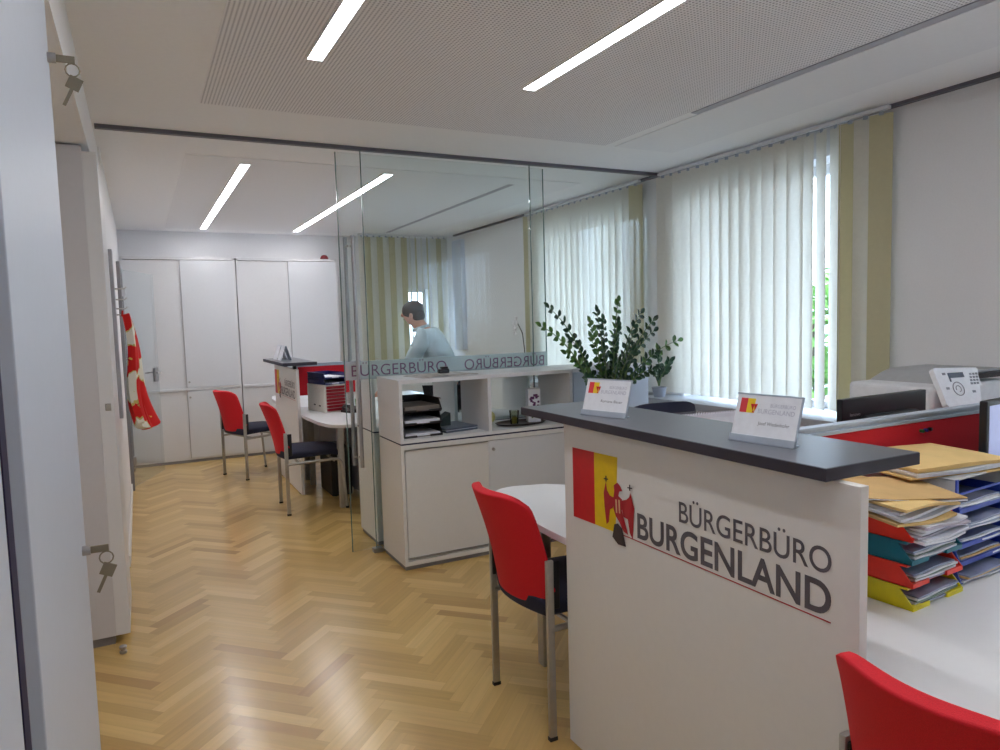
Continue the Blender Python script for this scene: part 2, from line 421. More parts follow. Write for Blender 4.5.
blind('unseen cream vertical blind added behind the camera to cut the window reflection', (3.665, -1.75), (3.665, 1.45), 20, [R(16)]*20, [M_blind]*20)  # unseen blind, added to cut the window's reflection in the glass partition
blind('cream vertical blind behind the big leafy plant and glass wall', (3.665, 4.62), (3.665, 6.50), n2, an, mt)
n3 = 15
an = [R(24+rg.uniform(-5, 5)) for _ in range(n3)]; mt = [M_blindo if i % 2 else M_blind for i in range(n3)]
for k in (8, 9, 10, 11): an[k] = R(58)
blind('olive cream vertical blind across the far corner behind the man', (2.45, 8.50), (3.62, 8.50), n3, an, mt, zbot=.86)

# ------------------------------------------------------------------ ceiling lights
for k, (x0, x1, y0, y1, lb) in enumerate(((.69, .750, -.42, 3.015, 'left linear ceiling light in the near perforated ceiling field'),
        (1.705, 1.768, -.42, 3.015, 'right linear ceiling light in the near perforated ceiling field'),
        (.685, .745, 5.11, 8.55, 'left linear ceiling light beyond the glass partition'),
        (1.69, 1.755, 5.10, 8.54, 'right linear ceiling light beyond the glass partition'))):
    t = thing('ceiling_light', lb, 'light', (x0, y0, ZC))
    MB().box(-.006, 0, -.006, y1-y0+.006, -.010, 0).box(x1-x0, x1-x0+.006, -.006, y1-y0+.006, -.010, 0).box(0, x1-x0, -.006, 0, -.010, 0).box(0, x1-x0, y1-y0, y1-y0+.006, -.010, 0).build('frame', M_white, t)
    MB().box(0, x1-x0, 0, y1-y0, -.008, -.001).build('diffuser', M_lampm, t)

# ================================================================== LEFT CUPBOARDS
M_key = mat('worn_key', (140, 132, 116), .4, metal=.6)
def key_set(parent, x, y, z, flip=1):
    k = MB().tube([(x, y, z), (x+.016, y, z)], .011, 14).build('lock', M_alu, parent, True)
    MB().box(x+.014, x+.052, y-.002, y+.002, z-.008, z+.008, .001).build('key', M_key, k)
    MB().tube([(x+.046+.014*math.sin(a), y, z-.008-.014*(1-math.cos(a))) for a in [i*math.pi/6 for i in range(13)]], .0016, 5).use(M_key)\
        .box(x+.034, x+.062, y-.0015, y+.0015, z-.065, z-.036, .001, M=Matrix.Translation((x+.048, y, z-.05)) @ Matrix.Rotation(R(25), 4, 'Y') @ Matrix.Translation((-x-.048, -y, -z+.05)))\
        .box(x+.045, x+.052, y-.001, y+.001, z-.105, z-.06, 0, M=Matrix.Translation((x+.048, y, z-.05)) @ Matrix.Rotation(R(25), 4, 'Y') @ Matrix.Translation((-x-.048, -y, -z+.05)))\
        .build('spare_key', None, k)
    return k
M_daytint = mat('daylight_tinted_laminate', (192, 200, 214), .45, var=.01)  # white laminate with the bluish daylight cast mixed into its colour
t = thing('tall_cupboard', 'tall white cupboard at the left edge of the photo with two hanging key sets', 'cupboard', (0, 0, 0))
MB().box(NX+.01, XL-.022, .97, 1.885, .04, 2.335).build('body', M_lam, t)
MB().box(NX+.03, XL-.04, .99, 1.87, 0, .045).build('plinth', M_grey, t)
d_ = MB().box(XL-.021, XL, 1.075, 1.90, .045, 2.33, .002).build('door', M_daytint, t)
key_set(d_, XL, 1.865, 2.10); key_set(d_, XL, 1.80, 1.01)
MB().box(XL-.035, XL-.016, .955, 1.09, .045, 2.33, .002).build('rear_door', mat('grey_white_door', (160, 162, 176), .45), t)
t = thing('tall_cupboard', 'pale cupboard edge nearest the camera beside the dark vertical gap', 'cupboard', (0, 0, 0))
MB().box(NX+.01, XL-.022, .05, .916, .04, 2.335).build('body', M_lam, t)
MB().box(NX+.03, XL-.04, .07, .91, 0, .045).build('plinth', M_grey, t)
MB().box(XL-.021, XL, .05, .915, .045, 2.33, .002).build('door', M_daytint, t)
tag(MB().box(NX+.05, XL+.001, .918, .953, 0, 2.33).build('gap_shadow_strip', M_gap), 'dark navy strip added for the shadow between the two nearest cupboards', 'strip')  # solid dark strip standing in for the shadow between the cupboards
# middle cupboard
t = thing('tall_cupboard', 'narrow tall white cupboard beyond the hanging keys with small square lock', 'cupboard', (0, 0, 0))
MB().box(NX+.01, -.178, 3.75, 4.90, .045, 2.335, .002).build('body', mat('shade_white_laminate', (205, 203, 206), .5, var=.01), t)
MB().box(NX+.03, -.185, 3.77, 4.88, 0, .045).build('plinth', M_grey, t)
dd = MB().box(-.179, -.118, 3.7512, 4.31, .045, 2.31, .003).build('door', M_lam, t)
MB().box(-.156, -.132, 3.747, 3.753, 1.125, 1.158, .002).build('lock', M_steel, dd)
MB().box(-.179, -.14, 4.3115, 4.90, .045, 2.31, .003).build('door', M_lam, t)
# chrome door stop
t = MB().lathe([(.014, 0), (.016, .002), (.016, .012), (.011, .014), (.011, .022), (.016, .024), (.016, .034), (.012, .037)], n=20).build('door_stop', M_alu, None, True, loc=(-.15, 3.64, 0))
tag(t, 'small chrome cylindrical door stop on the parquet by the cupboard foot', 'door stop')

# back wall cupboards
def back_cup(x0, lb):
    t = thing('sliding_door_cupboard', lb, 'cupboard', (x0, 8.50, 0)); W = 1.145; D = .40
    MB().box(0, .02, 0, D, .03, 2.27).box(W-.02, W, 0, D, .03, 2.27).box(0, W, 0, D, 2.245, 2.272).box(0, W, .02, D, .03, .05).box(.02, W-.02, .02, D, .80, .845).box(0, W, D-.01, D, .03, 2.27).build('body', M_lam, t)
    MB().box(.01, W-.01, .02, D-.02, 0, .03).build('plinth', M_grey, t)
    MB().box(.02, W-.02, -.006, .03, .806, .832, .002).build('ledge', M_lam, t)
    for (a, b, yy, z0, z1, lk) in ((.02, .59, .016, .838, 2.24, 0), (.57, W-.02, .002, .838, 2.24, 1), (.02, .59, .016, .05, .80, 0), (.57, W-.02, .002, .05, .80, 1)):
        d = MB().box(a, b, yy, yy+.012, z0, z1, .0015).build('sliding_door', M_door if lk else M_lam, t)
        MB().box(a if lk else b-.012, a+.006 if lk else b-.006, yy-.004, yy+.001, z0, z1).build('edge_profile', M_alu, d)
        if lk: MB().tube([(a+.03, yy, .9 if z0 > .5 else .73), (a+.03, yy-.012, .9 if z0 > .5 else .73)], .011, 12).build('lock', M_steel, d)
    return t
back_cup(-.125, 'left tall white sliding-door cupboard against the back wall')
back_cup(1.03, 'right tall white sliding-door cupboard behind the far counter')
tag(MB().lathe([(.045, 0), (.05, .02), (.035, .05), (.012, .06)], n=16).build('red_bowl', mat('dull_red', (120, 30, 36), .5), None, True, loc=(2.06, 8.62, 2.272)), 'small dark red domed object on top of the right back cupboard', 'ornament')

# ================================================================== GLASS PARTITION
def pane(x0, x1, y, z0=.012, z1=ZC-.02, t=.010):
    return MB().use(M_glass).box(x0, x1, y-t/2, y+t/2, z0, z1)
t = thing('glass_partition', 'fixed clear glass panes dividing the two office areas', 'glass partition', (0, 0, 0))
for a, b in ((1.31, 2.522), (2.530, 3.715)):
    p = pane(a, b, 4.412).build('glass_pane', None, t)
    MB().box(a-.004, a, 4.407, 4.417, .012, ZC-.02).build('pane_edge', M_gedge, p)
MB().box(1.285, 1.345, 4.39, 4.44, 0, .03, .003).build('floor_clamp', M_alu, t)
MB().box(1.35, 3.715, 4.40, 4.424, 0, .013).build('floor_channel', M_alu, t)
t = thing('glass_sliding_door', 'clear glass sliding door slid open behind the partition, with steel bar handle', 'door', (0, 0, 0))
p = pane(1.165, 2.665, 4.462, .012, ZC-.03).build('glass_leaf', None, t)
MB().box(1.160, 1.165, 4.457, 4.467, .012, ZC-.03).build('leaf_edge', M_gedge, p)
MB().box(2.665, 2.669, 4.457, 4.467, .012, ZC-.03).build('leaf_edge', M_gedge, p)
MB().box(1.165, 2.665, 4.4553, 4.4564, 1.135, 1.255).build('frosted_band', M_frost, t)
text_part('lettering', 'BÜRGERBÜRO', (1.205, 4.4550, 1.158), (1, 0, 0), (0, 0, 1), .66, .072, M_mag, t, bold=-.004)
text_part('lettering', 'BÜRGERBÜRO', (2.0, 4.4550, 1.158), (1, 0, 0), (0, 0, 1), .64, .072, M_mag, t, mirror=True, bold=-.004)
for yy in (4.452, 4.485):
    h = MB().tube([(1.237 if yy < 4.46 else 1.215, yy-.04 if yy < 4.46 else yy+.03, .57), (1.237 if yy < 4.46 else 1.215, yy-.04 if yy < 4.46 else yy+.03, 2.05)], .0125, 14).build('bar_handle', M_alu, t, True)
    for z in (.63, 1.99):
        x_ = 1.237 if yy < 4.46 else 1.215
        MB().tube([(x_, yy-.04 if yy < 4.46 else yy+.03, z), (x_, 4.462, z)], .008, 10).build('standoff', M_steel, h)

# hinged glass door against the left wall far back
t = thing('glass_hinged_door', 'open glass door with steel lever handle before the left back cupboard', 'door', (-.120, 7.45, 0), R(-21))
MB().use(glass('pale_glass', (.96, .98, .985), .2, haze=.05, hazecol=(.75, .78, .82))).box(-.005, .005, .02, .80, .012, 2.06).build('glass_leaf', None, t)
pl = MB().box(.005, .012, .68, .775, .955, 1.10, .003).box(-.012, -.005, .68, .775, .955, 1.10, .003).build('lock_plate', M_alu, t)
MB().tube([(.012, .725, 1.05), (.05, .725, 1.05), (.055, .71, 1.05), (.055, .61, 1.05)], .009, 10).tube([(-.012, .725, 1.05), (-.05, .725, 1.05), (-.055, .71, 1.05), (-.055, .61, 1.05)], .009, 10).build('lever_handle', M_alu, pl, True)
for z in (.25, 1.85): MB().box(-.012, .012, 0, .07, z-.04, z+.04, .003).build('hinge', M_alu, t)
# frame of that door in the left wall
struct(MB().box(XL, XL+.03, 7.32, 7.40, 0, 2.12, .003).box(XL, XL+.03, 8.32, 8.40, 0, 2.12, .003).box(XL, XL+.03, 7.40, 8.32, 2.06, 2.12, .003).build('door_1', M_grey))

# coat rack and bag
t = thing('coat_rack', 'grey wall-mounted coat rack with steel hooks on the left wall', 'coat rack', (XL, 5.35, 0))
MB().box(0, .022, -.13, .02, .92, 2.02, .003).build('back_board', mat('rack_grey', (170, 172, 180), .5), t)
for i, z in enumerate((1.77, 1.70, 1.64, 1.60)):
    MB().tube([(.02, -.03+.02*i, z), (.075, -.03+.02*i, z), (.09, -.03+.02*i, z+.012)], .0045, 8).build('hook', M_steel, t, True)
def bag():
    # apron-like fabric bag, hanging in folds from the lowest hook
    def f(u, v):
        z = 1.60-.72*v
        wd = .035+.15*v**.8
        y = (u-.5)*2*wd*.8
        x = .055+.018*math.sin(u*15+v*2)*v + .10*v*v*(1 if u > .5 else .6) + .02*math.sin(v*6)
        return (x+.07*(u-.25)*v, y, z-.05*math.sin(u*math.pi)*v*v-.03*u*v)
    m = bpy.data.materials.new('floral_cloth'); m.use_nodes = True; n = m.node_tree; b = n.nodes['Principled BSDF']; b.inputs['Roughness'].default_value = .85
    tcx = n.nodes.new('ShaderNodeTexCoord'); vo = n.nodes.new('ShaderNodeTexVoronoi'); vo.inputs['Scale'].default_value = 6.2
    n.links.new(tcx.outputs['Object'], vo.inputs[0])
    no = n.nodes.new('ShaderNodeTexNoise'); no.inputs['Scale'].default_value = 22; n.links.new(tcx.outputs['Object'], no.inputs[0])
    ad = n.nodes.new('ShaderNodeMath'); ad.operation = 'MULTIPLY_ADD'; ad.inputs[1].default_value = .35; n.links.new(no.outputs[0], ad.inputs[0]); n.links.new(vo.outputs['Distance'], ad.inputs[2])
    rp = n.nodes.new('ShaderNodeValToRGB'); rp.color_ramp.interpolation = 'CONSTANT'; n.links.new(ad.outputs[0], rp.inputs[0])
    e = rp.color_ramp.elements; e[0].position = 0; e[0].color = (*lin((232, 190, 90)), 1); e[1].position = .27; e[1].color = (*lin((214, 22, 18)), 1)
    k = e.new(.74); k.color = (*lin((206, 190, 110)), 1); k = e.new(.79); k.color = (*lin((232, 228, 214)), 1)
    n.links.new(rp.outputs[0], b.inputs['Base Color'])
    t = thing('cloth_bag', 'red and white floral cloth bag hanging from the coat rack', 'bag', (XL-.002, 5.36, 0))
    MB().grid(f, 20, 26, .045).build('bag_body', m, t, True)
    MB().tube([(.055, -.02, 1.59), (.06, -.008, 1.625), (.06, .008, 1.625), (.055, .02, 1.59)], .006, 6).build('strap', mat('strap_red', (190, 30, 24), .8), t)
bag()

# ================================================================== LOW CABINETS (back to back at the glass)
def low_cab(lb, loc, rz, W=1.20, D=.40):
    t = thing('low_cabinet', lb, 'cabinet', loc, rz)
    MB().box(.008, W-.008, .015, D-.01, 0, .03).build('plinth', M_grey, t)
    MB().box(0, .02, 0, D, .055, .738).box(W-.02, W, 0, D, .055, .738).box(0, W, 0, D, .738, .765).box(0, W, 0, D, .028, .055).box(.02, W-.02, D-.012, D-.002, .055, .738).build('body', M_lam2, t)
    d = MB().box(.03, .595, .018, .034, .07, .728, .001).build('sliding_door', M_lam2, t)
    MB().box(.583, .592, .012, .019, .07, .728).build('edge_profile', M_lam, d)
    MB().box(.03, .595, .010, .036, .060, .068).build('door_rail', M_alu, d)
    d = MB().box(.585, W-.02, .003, .016, .06, .735, .001).build('sliding_door', M_door, t)
    MB().tube([(.612, .004, .68), (.612, -.010, .68)], .010, 14).build('lock', M_steel, d, True)
    MB().box(.004, W-.004, .003, D-.004, .765, .775).build('shadow_gap', M_gap, t)
    MB().box(0, .02, 0, D, .795, 1.132).box(W-.02, W, 0, D, .795, 1.132).box(.585, .607, 0, D, .795, 1.132).box(0, W, 0, D, .775, .795).box(0, W, 0, D, 1.132, 1.155).build('open_shelf', M_lam, t)
    return t
low_cab('white low cabinet with open shelf on top, in front of the glass partition', (1.348, 3.962, 0), 0, 1.215, .42)
low_cab('white low cabinet standing back to back behind the glass partition', (2.555, 4.93, 0), math.pi, 1.20, .40)
t = thing('side_cabinet', 'plain white cabinet continuing the low cabinet row behind the big plant', 'cabinet', (2.585, 3.985, 0))
MB().box(.01, .63, .02, .38, 0, .03).build('plinth', M_grey, t)
MB().box(0, .64, .018, .40, .028, 1.132).box(-.002, .642, .0, .402, 1.132, 1.155).build('body', M_lam, t)
for x in (.004, .322): MB().box(x, x+.314, 0, .017, .04, 1.128, .001).build('door', M_daytint, t)
CZ = 1.155; SZ = .795
t = thing('magazine', 'open magazine lying on top of the low cabinet', 'magazine', (1.70, 4.16, CZ), R(8))
MB().grid(lambda u, v: ((u-.5)*.40, (v-.5)*.26, .012-.010*abs(u-.5)*2+.004*math.sin(u*9)), 14, 4, .004).build('pages', mat('magazine_page', (186, 176, 170), .4, var=.4, scale=18), t, True)
t = MB().box(-.035, .035, -.02, .02, 0, .028, .006).use(M_black).box(-.02, .03, -.012, .012, .028, .042, .005).build('tape_dispenser', M_silver, None, loc=(1.715, 4.15, CZ+.013))
tag(t, 'small dark and silver gadget lying on the open magazine', 'office gadget')
# shelf contents
def tray_mesh(W, D, H, m, slant=.10, th=.003, floor=.004):
    b = MB().use(m)
    b.box(0, W, 0, D, 0, floor); b.box(0, W, D-th, D, 0, H)
    # slanted sides
    for x in (0, W-th):
        f0 = len(b.bm.faces)
        pts = [(0, 0), (D, 0), (D, H), (D*slant, H), (-.012, .010)]
        A = [b.bm.verts.new((x, p[0], p[1])) for p in pts]; B = [b.bm.verts.new((x+th, p[0], p[1])) for p in pts]
        b.bm.faces.new(A[::-1]); b.bm.faces.new(B)
        for i in range(5): b.bm.faces.new([A[i], A[(i+1) % 5], B[(i+1) % 5], B[i]])
        b._fin(f0)
        b.box(x if x else x-.006, x+th+.006 if not x else x+th, 0, D, H-.006, H)
    if slant > .05: b.box(0, W*.32, -.012, 0, 0, .012); b.box(W*.68, W, -.012, 0, 0, .012)
    else: b.box(0, W, -.010, 0, 0, .013)
    return b
def tray(name, lb, cat, loc, rz, W, D, H, m, papers=(), group=None):
    t = thing(name, lb, cat, loc, rz, group)
    tray_mesh(W, D, H, m).build('tray_shell', m, t)
    return t
M_dktray = mat('smoked_tray', (40, 36, 36), .3)
names_ = ['bottom', 'middle', 'top']
for i in range(3):
    tray('letter_tray', '%s dark smoked letter tray of the three in the cabinet shelf' % names_[i], 'letter tray', (1.395, 4.03, SZ+.078*i), R(2), .25, .31, .075, M_dktray, group='smoked letter trays in the shelf')
    o = MB().box(.01, .24, .0, .29, 0, .016+.006*i, .001).build('paper_stack', M_paper if i < 2 else mat('dull_paper', (120, 112, 104), .7), None, loc=(1.395, 4.03, SZ+.078*i+.005)); o.rotation_euler.z = R(2)
    tag(o, 'papers lying in the %s smoked letter tray' % names_[i], 'papers', 'papers in the smoked trays')
t = thing('document_folder', 'flat blue-grey folder lying in the left shelf compartment', 'folder', (1.685, 4.06, SZ), R(10))
MB().box(0, .24, 0, .26, 0, .012, .002).box(0, .24, 0, .26, .016, .028, .002).build('cover', mat('bluegrey_folder', (96, 106, 122), .4), t)
MB().box(.006, .235, .006, .25, .011, .017).build('pages', M_paper, t)
t = thing('document_box', 'dark green sloping file box behind the blue-grey folder', 'file box', (1.67, 4.28, SZ+.0), R(0))
MB().prism([(0, 0), (.10, 0), (.10, .11), (.0, .05)], 0, .09, M=Matrix.Rotation(R(90), 4, 'X')).build('box', mat('dark_green', (44, 60, 60), .5), t)
t = thing('round_tray', 'dark oval serving tray in the right shelf compartment', 'tray', (2.25, 4.12, SZ))
o = MB().lathe([(.12, 0), (.17, .004), (.185, .016), (.178, .016), (.165, .008), (.01, .006)], n=36).build('dish', mat('dark_brown', (52, 36, 32), .35), t, True); o.scale = (1, .62, 1)
t = thing('drinking_glass', 'small glass with yellow content on the dark oval tray', 'glass', (2.19, 4.10, SZ+.009))
MB().lathe([(.026, 0), (.034, .09), (.031, .09), (.024, .004)], n=20).build('cup', glass('tumbler', (.9, .92, .85), 1), t, True)
MB().lathe([(.022, .004), (.027, .045), (.004, .05)], n=16).build('content', mat('yellow_candy', (150, 140, 50), .5, var=.4, scale=90), t)
def flower_carton():
    t = thing('gift_carton', 'white carton with purple flower print on the dark oval tray', 'carton', (2.30, 4.10, SZ+.009), R(-14))
    MB().box(0, .085, 0, .07, 0, .225, .002).build('box', M_paper, t)
    m = MB(); rg = random.Random(2)
    mp = mat('purple_print', (92, 44, 96), .5); mg = mat('green_print', (90, 110, 60), .5); mo = mat('peach_print', (206, 140, 110), .5)
    for k in range(26):
        cx, cz = rg.uniform(.012, .073), rg.uniform(.03, .18); r = rg.uniform(.005, .010)
        m.use(mp if cz > .10 else (mg if rg.random() < .5 else mo))
        m.poly([(cx+r*math.cos(a*math.pi/4)*(1+.3*(a % 2)), -.0006-.00002*k, cz+r*math.sin(a*math.pi/4)*(1+.3*(a % 2))) for a in range(8)])
    m.build('flower_print', None, t)
flower_carton()
tag(MB().tube([(0, 0, 0), (.17, .03, 0)], .035, 20).build('paper_roll', mat('pale_yellow', (206, 200, 130), .7), None, True, loc=(1.97, 4.30, SZ+.035)), 'pale yellow roll lying behind the oval tray in the shelf', 'roll')

# ================================================================== CHAIRS
def make_chair():
    t = thing('visitor_chair', '', 'chair'); hw = .222
    for s in (-1, 1):
        MB().box(-.014, .014, s*hw-.008, s*hw+.008, .012, .655, .003).build('leg', M_steel, t, True)
        MB().box(-.016, .016, s*hw-.010, s*hw+.010, 0, .014, .002).build('foot_cap', M_black, t.children[-1])
        P = [(.0, s*hw, .405), (.36, s*hw, .415), (.40, s*hw, .41), (.425, s*hw, .39), (.435, s*hw, .36), (.46, s*hw, .012)]
        MB().tube(P, .0115, 10).build('leg', M_steel, t, True)
        MB().tube([(.46, s*hw, 0), (.459, s*hw, .018)], .0135, 10).build('foot_cap', M_black, t.children[-1])
        MB().box(-.010, .048, s*(hw-.012)-.004, s*(hw-.012)+.004, .47, .645, .004).build('bracket', M_black, t)
    for x in (.10, .37): MB().tube([(x, -hw, .402), (x, hw, .402)], .009, 8).build('cross_bar', M_steel, t, True)
    # red padded back: concave, leaning, rounded corners
    def fb(u, v):
        s = (u-.5)*2; z = .475+.412*v
        w_ = .214*(1-.10*v)
        c = 1-.10*max(0, abs(s)-.55)**1.5*4 if v > .9 else 1
        x = .010-.098*v**1.5
        x += .066*abs(s)**2.0-.040
        zz = z
        if v > .8: zz -= (abs(s)**5)*.030*((v-.8)/.2)**2
        if v < .2: zz += (abs(s)**4)*.05*(.2-v)/.2
        ee = w_ - (.014*max(0, (v-.88)/.12)**2) - .02*max(0, (.12-v)/.12)**2
        return (x, s*ee, zz)
    ob = MB().use(M_red).grid(fb, 16, 16, lambda u, v: .034*(1-.5*abs((u-.5)*2)**4)*(1-.35*(1-v))).build('backrest', None, t, True)
    sm = ob.modifiers.new('soft', 'BEVEL'); sm.width = .011; sm.segments = 4; sm.limit_method = 'ANGLE'; sm.angle_limit = R(50)
    def fs(u, v):
        a = (u-.5)*2; x = -.045+.48*v+.05*a*a*(1-v)**3; wv = .205*(1-.18*abs(v-.5)**3*8*.5)
        return (x, a*wv, 0.452-.010*a*a-.030*max(0, v-.8)**2*20-.012*(1-v)**3+.004)
    ob = MB().use(M_navy).grid(fs, 16, 18, lambda u, v: .085*(1-.35*abs((u-.5)*2)**3)*(1-.3*v)).build('seat', None, t, True)
    sm = ob.modifiers.new('soft', 'BEVEL'); sm.width = .014; sm.segments = 3; sm.limit_method = 'ANGLE'; sm.angle_limit = R(40)
    return t
ch = make_chair()
for k, (x, y, rz, lb) in enumerate(((1.228, 2.292, 0, 'red-backed visitor chair between the near round desk end and the low cabinet'),
        (.985, 5.86, R(-2), 'red-backed visitor chair at the near end of the far counter desk'),
        (.785, 7.385, R(22), 'red-backed visitor chair furthest back, before the white cupboards'),
        (1.214, .674, R(0), 'red-backed visitor chair cut off at the lower right corner'))):
    o = ch if k == 0 else copy_tree(ch)
    o.location = (x, y, 0); o.rotation_euler = (0, 0, rz); o['label'] = lb

# ================================================================== COUNTERS AND DESKS
def eagle(parent, ox, oy, sc=1):
    def cv(X, Y, lift):
        y = 1.977-(X-55)/345*.25; z = 1.065-((Y-58)-(X-55)*.215)/520*.236
        return (ox-lift, oy+(y-1.977), z)
    def pl(mb, pts, m, lift): mb.use(m); mb.poly([cv(a, b, lift) for a, b in pts])
    b = MB()
    pl(b, [(318, 290), (300, 370), (305, 470), (318, 590), (335, 570), (345, 480), (365, 470), (385, 400), (345, 385), (325, 350)], M_eagle, .0022)
    pl(b, [(487, 350), (512, 450), (500, 660), (480, 620), (468, 530), (440, 520), (430, 470), (425, 410), (460, 400), (480, 380)], M_eagle, .0022)
    pl(b, [(375, 310), (400, 290), (418, 310), (435, 345), (413, 350), (405, 380), (430, 400), (430, 480), (450, 560), (470, 635), (440, 620), (410, 560), (385, 520), (370, 470), (370, 400), (378, 350)], M_eagle, .0024)
    for a in (384, 405): pl(b, [(a, 405), (a+11, 407), (a+13, 500), (a+4, 498)], mat('print_tan', (222, 180, 140), .5), .0027)
    pl(b, [(375, 580), (400, 570), (430, 600), (455, 720), (400, 715), (360, 670)], M_rock, .0026)
    for (a, c) in ((320, 272), (485, 318)):
        pl(b, [(a-4, c-22), (a+4, c-22), (a+4, c+18), (a-4, c+18)], M_rock, .0028); pl(b, [(a-16, c-5), (a+16, c-3), (a+16, c+5), (a-16, c+3)], M_rock, .0029)
    b.build('eagle_emblem', None, parent)
def counter(lb, px, y0, y1, bx0, bx1, by0, by1, txt, pz=1.143):
    t = thing('service_counter', lb, 'counter', (px, y0, 0))
    L = y1-y0
    MB().box(0, .025, 0, L, .012, pz, .0012).build('front_panel', M_lam2, t)
    for yy in (.08, L-.12): MB().box(.003, .022, yy, yy+.05, 0, .013).build('foot', M_black, t)
    MB().box(bx0-px, bx1-px, by0-y0, by1-y0, 1.147, 1.176, .0015).build('counter_top', M_dark, t)
    MB().box(bx0-px-.0012, bx0-px+.0005, by0-y0-.0012, by1-y0, 1.1485, 1.1745).box(bx0-px-.001, bx1-px, by0-y0-.0012, by0-y0+.0005, 1.1485, 1.1745).build('edge_band', M_edge, t.children[-1])
    for yy in (.12, L/2, L-.14): MB().box(.004, .03, yy, yy+.04, pz-.002, 1.148).build('spacer', M_black, t)
    # printed marks on the panel, reading towards the camera end (-y)
    o = txt
    MB().use(M_lred).poly([(-.0008, o-0, .829), (-.0008, o-.126, .832), (-.0008, o-.126, 1.068), (-.0008, o, 1.065)]).use(M_lyel)\
        .poly([(-.0008, o-.126, .832), (-.0008, o-.236, .834), (-.0008, o-.25, 1.071), (-.0008, o-.126, 1.068)]).build('logo_flag', None, t)
    eagle(t, 0, o)
    text_part('lettering', 'BÜRGERBÜRO', (-.0005, o-.524, .940), (0, -1, 0), (0, 0, 1), .473, .0565, M_text, t, bold=.006)
    text_part('lettering', 'BURGENLAND', (-.0005, o-.343, .848), (0, -1, 0), (0, 0, 1), .654, .0745, M_text, t, bold=.020)
    MB().box(-.0012, -.0004, o-.996, o-.27, .8345, .8372).build('underline', M_eagle, t)
    return t
counter('white service counter in front with dark top and large printed lettering', 1.275, .915, 2.03, 1.238, 1.548, .968, 2.262, 1.977-.915)
counter('smaller-looking white service counter in the far area before the back cupboards', 1.195, 6.225, 7.32, 1.085, 1.375, 6.20, 7.26, 1.075, 1.112)

def arc(cx, cy, r, a0, a1, n=8): return [(cx+r*math.cos(R(a0+(a1-a0)*i/n)), cy+r*math.sin(R(a0+(a1-a0)*i/n))) for i in range(n+1)]
def desk(lb, loc, flip, L=2.0):
    """desk with a rounded visitor end; x runs away from the counter panel, y away from the centre screen"""
    t = thing('office_desk', lb, 'desk', loc)
    s = -1 if flip else 1
    pts = [(0, .02), (0, .72), (.012, 1.05), (.04, 1.22)] + arc(.20, 1.24, .155, 172, 72, 8) + [(.36, 1.35), (.50, 1.22), (.66, .99), (.85, .86), (1.05, .82), (L, .82), (L, .02)]
    pts = [(x, s*y) for x, y in pts]
    if not flip: pts = pts[::-1]
    top = MB().prism(pts, .695, .722).build('desktop', M_desk, t)
    bv = top.modifiers.new('edge', 'BEVEL'); bv.width = .002; bv.segments = 2; bv.limit_method = 'ANGLE'; bv.angle_limit = R(50)
    for (x, y) in ((.19, 1.09), (.16, .12), (L-.1, .12), (L-.1, .70)):
        MB().box(x-.025, x+.025, s*y-.025, s*y+.025, 0, .696, .004).build('leg', M_steel, t)
    MB().box(.22, L-.15, s*.20-.009, s*.20+.009, .30, .66).build('modesty_panel', M_lam, t)
    MB().box(.19, L-.12, s*.12-.012, s*.12+.012, .66, .695).build('frame_rail', M_steel, t)
    return t
desk('white desk with rounded end beyond the front counter, by the middle red chair', (1.302, 1.47, 0), False)
desk('white desk with rounded end at the lower right, holding the tray stacks', (1.302, 1.47, 0), True)
desk('far white desk with rounded end holding the drawer box', (1.222, 6.75, 0), True, 1.5)
desk('far white desk mostly hidden behind the far counter', (1.222, 6.75, 0), False, 1.5)

def screen(lb, x0, x1, y, z0, z1):
    t = thing('desk_screen', lb, 'desk screen', (x0, y, 0))
    MB().box(.01, x1-x0-.01, -.014, .014, z0, z1, .003).build('fabric_panel', M_redsc, t)
    MB().box(0, x1-x0, -.017, .017, z1, z1+.012, .002).box(0, x1-x0, -.011, .011, z1+.012, z1+.020).box(0, x1-x0, -.017, .017, z1+.020, z1+.031, .002).build('top_rail', M_rail, t)
    MB().box(0, .012, -.016, .016, z0, z1).box(x1-x0-.012, x1-x0, -.016, .016, z0, z1).build('side_profile', M_rail, t)
    for x in (.12, x1-x0-.15): MB().box(x, x+.05, -.01, .01, .722, z0+.01).build('bracket', M_steel, t)
    return t
screen('red fabric desk screen with aluminium rail behind the front counter', 1.63, 3.29, 1.47, .76, 1.115)
screen('red fabric desk screen on the far desks behind the drawer box', 1.30, 1.92, 6.75, .835, 1.105)
t = thing('push_pin', 'small group of coloured pins on the red desk screen', 'pin', (2.33, 1.4555, 1.085))
for k, (dx, c_) in enumerate(((0, (40, 90, 40)), (.022, (30, 40, 120)), (.045, (30, 30, 30)))):
    MB().tube([(dx, 0, .001*k), (dx, -.012, .001*k)], .006, 8).build('pin_head', mat('pin%s' % ['_green', '_blue', '_black'][k], c_, .4), t)

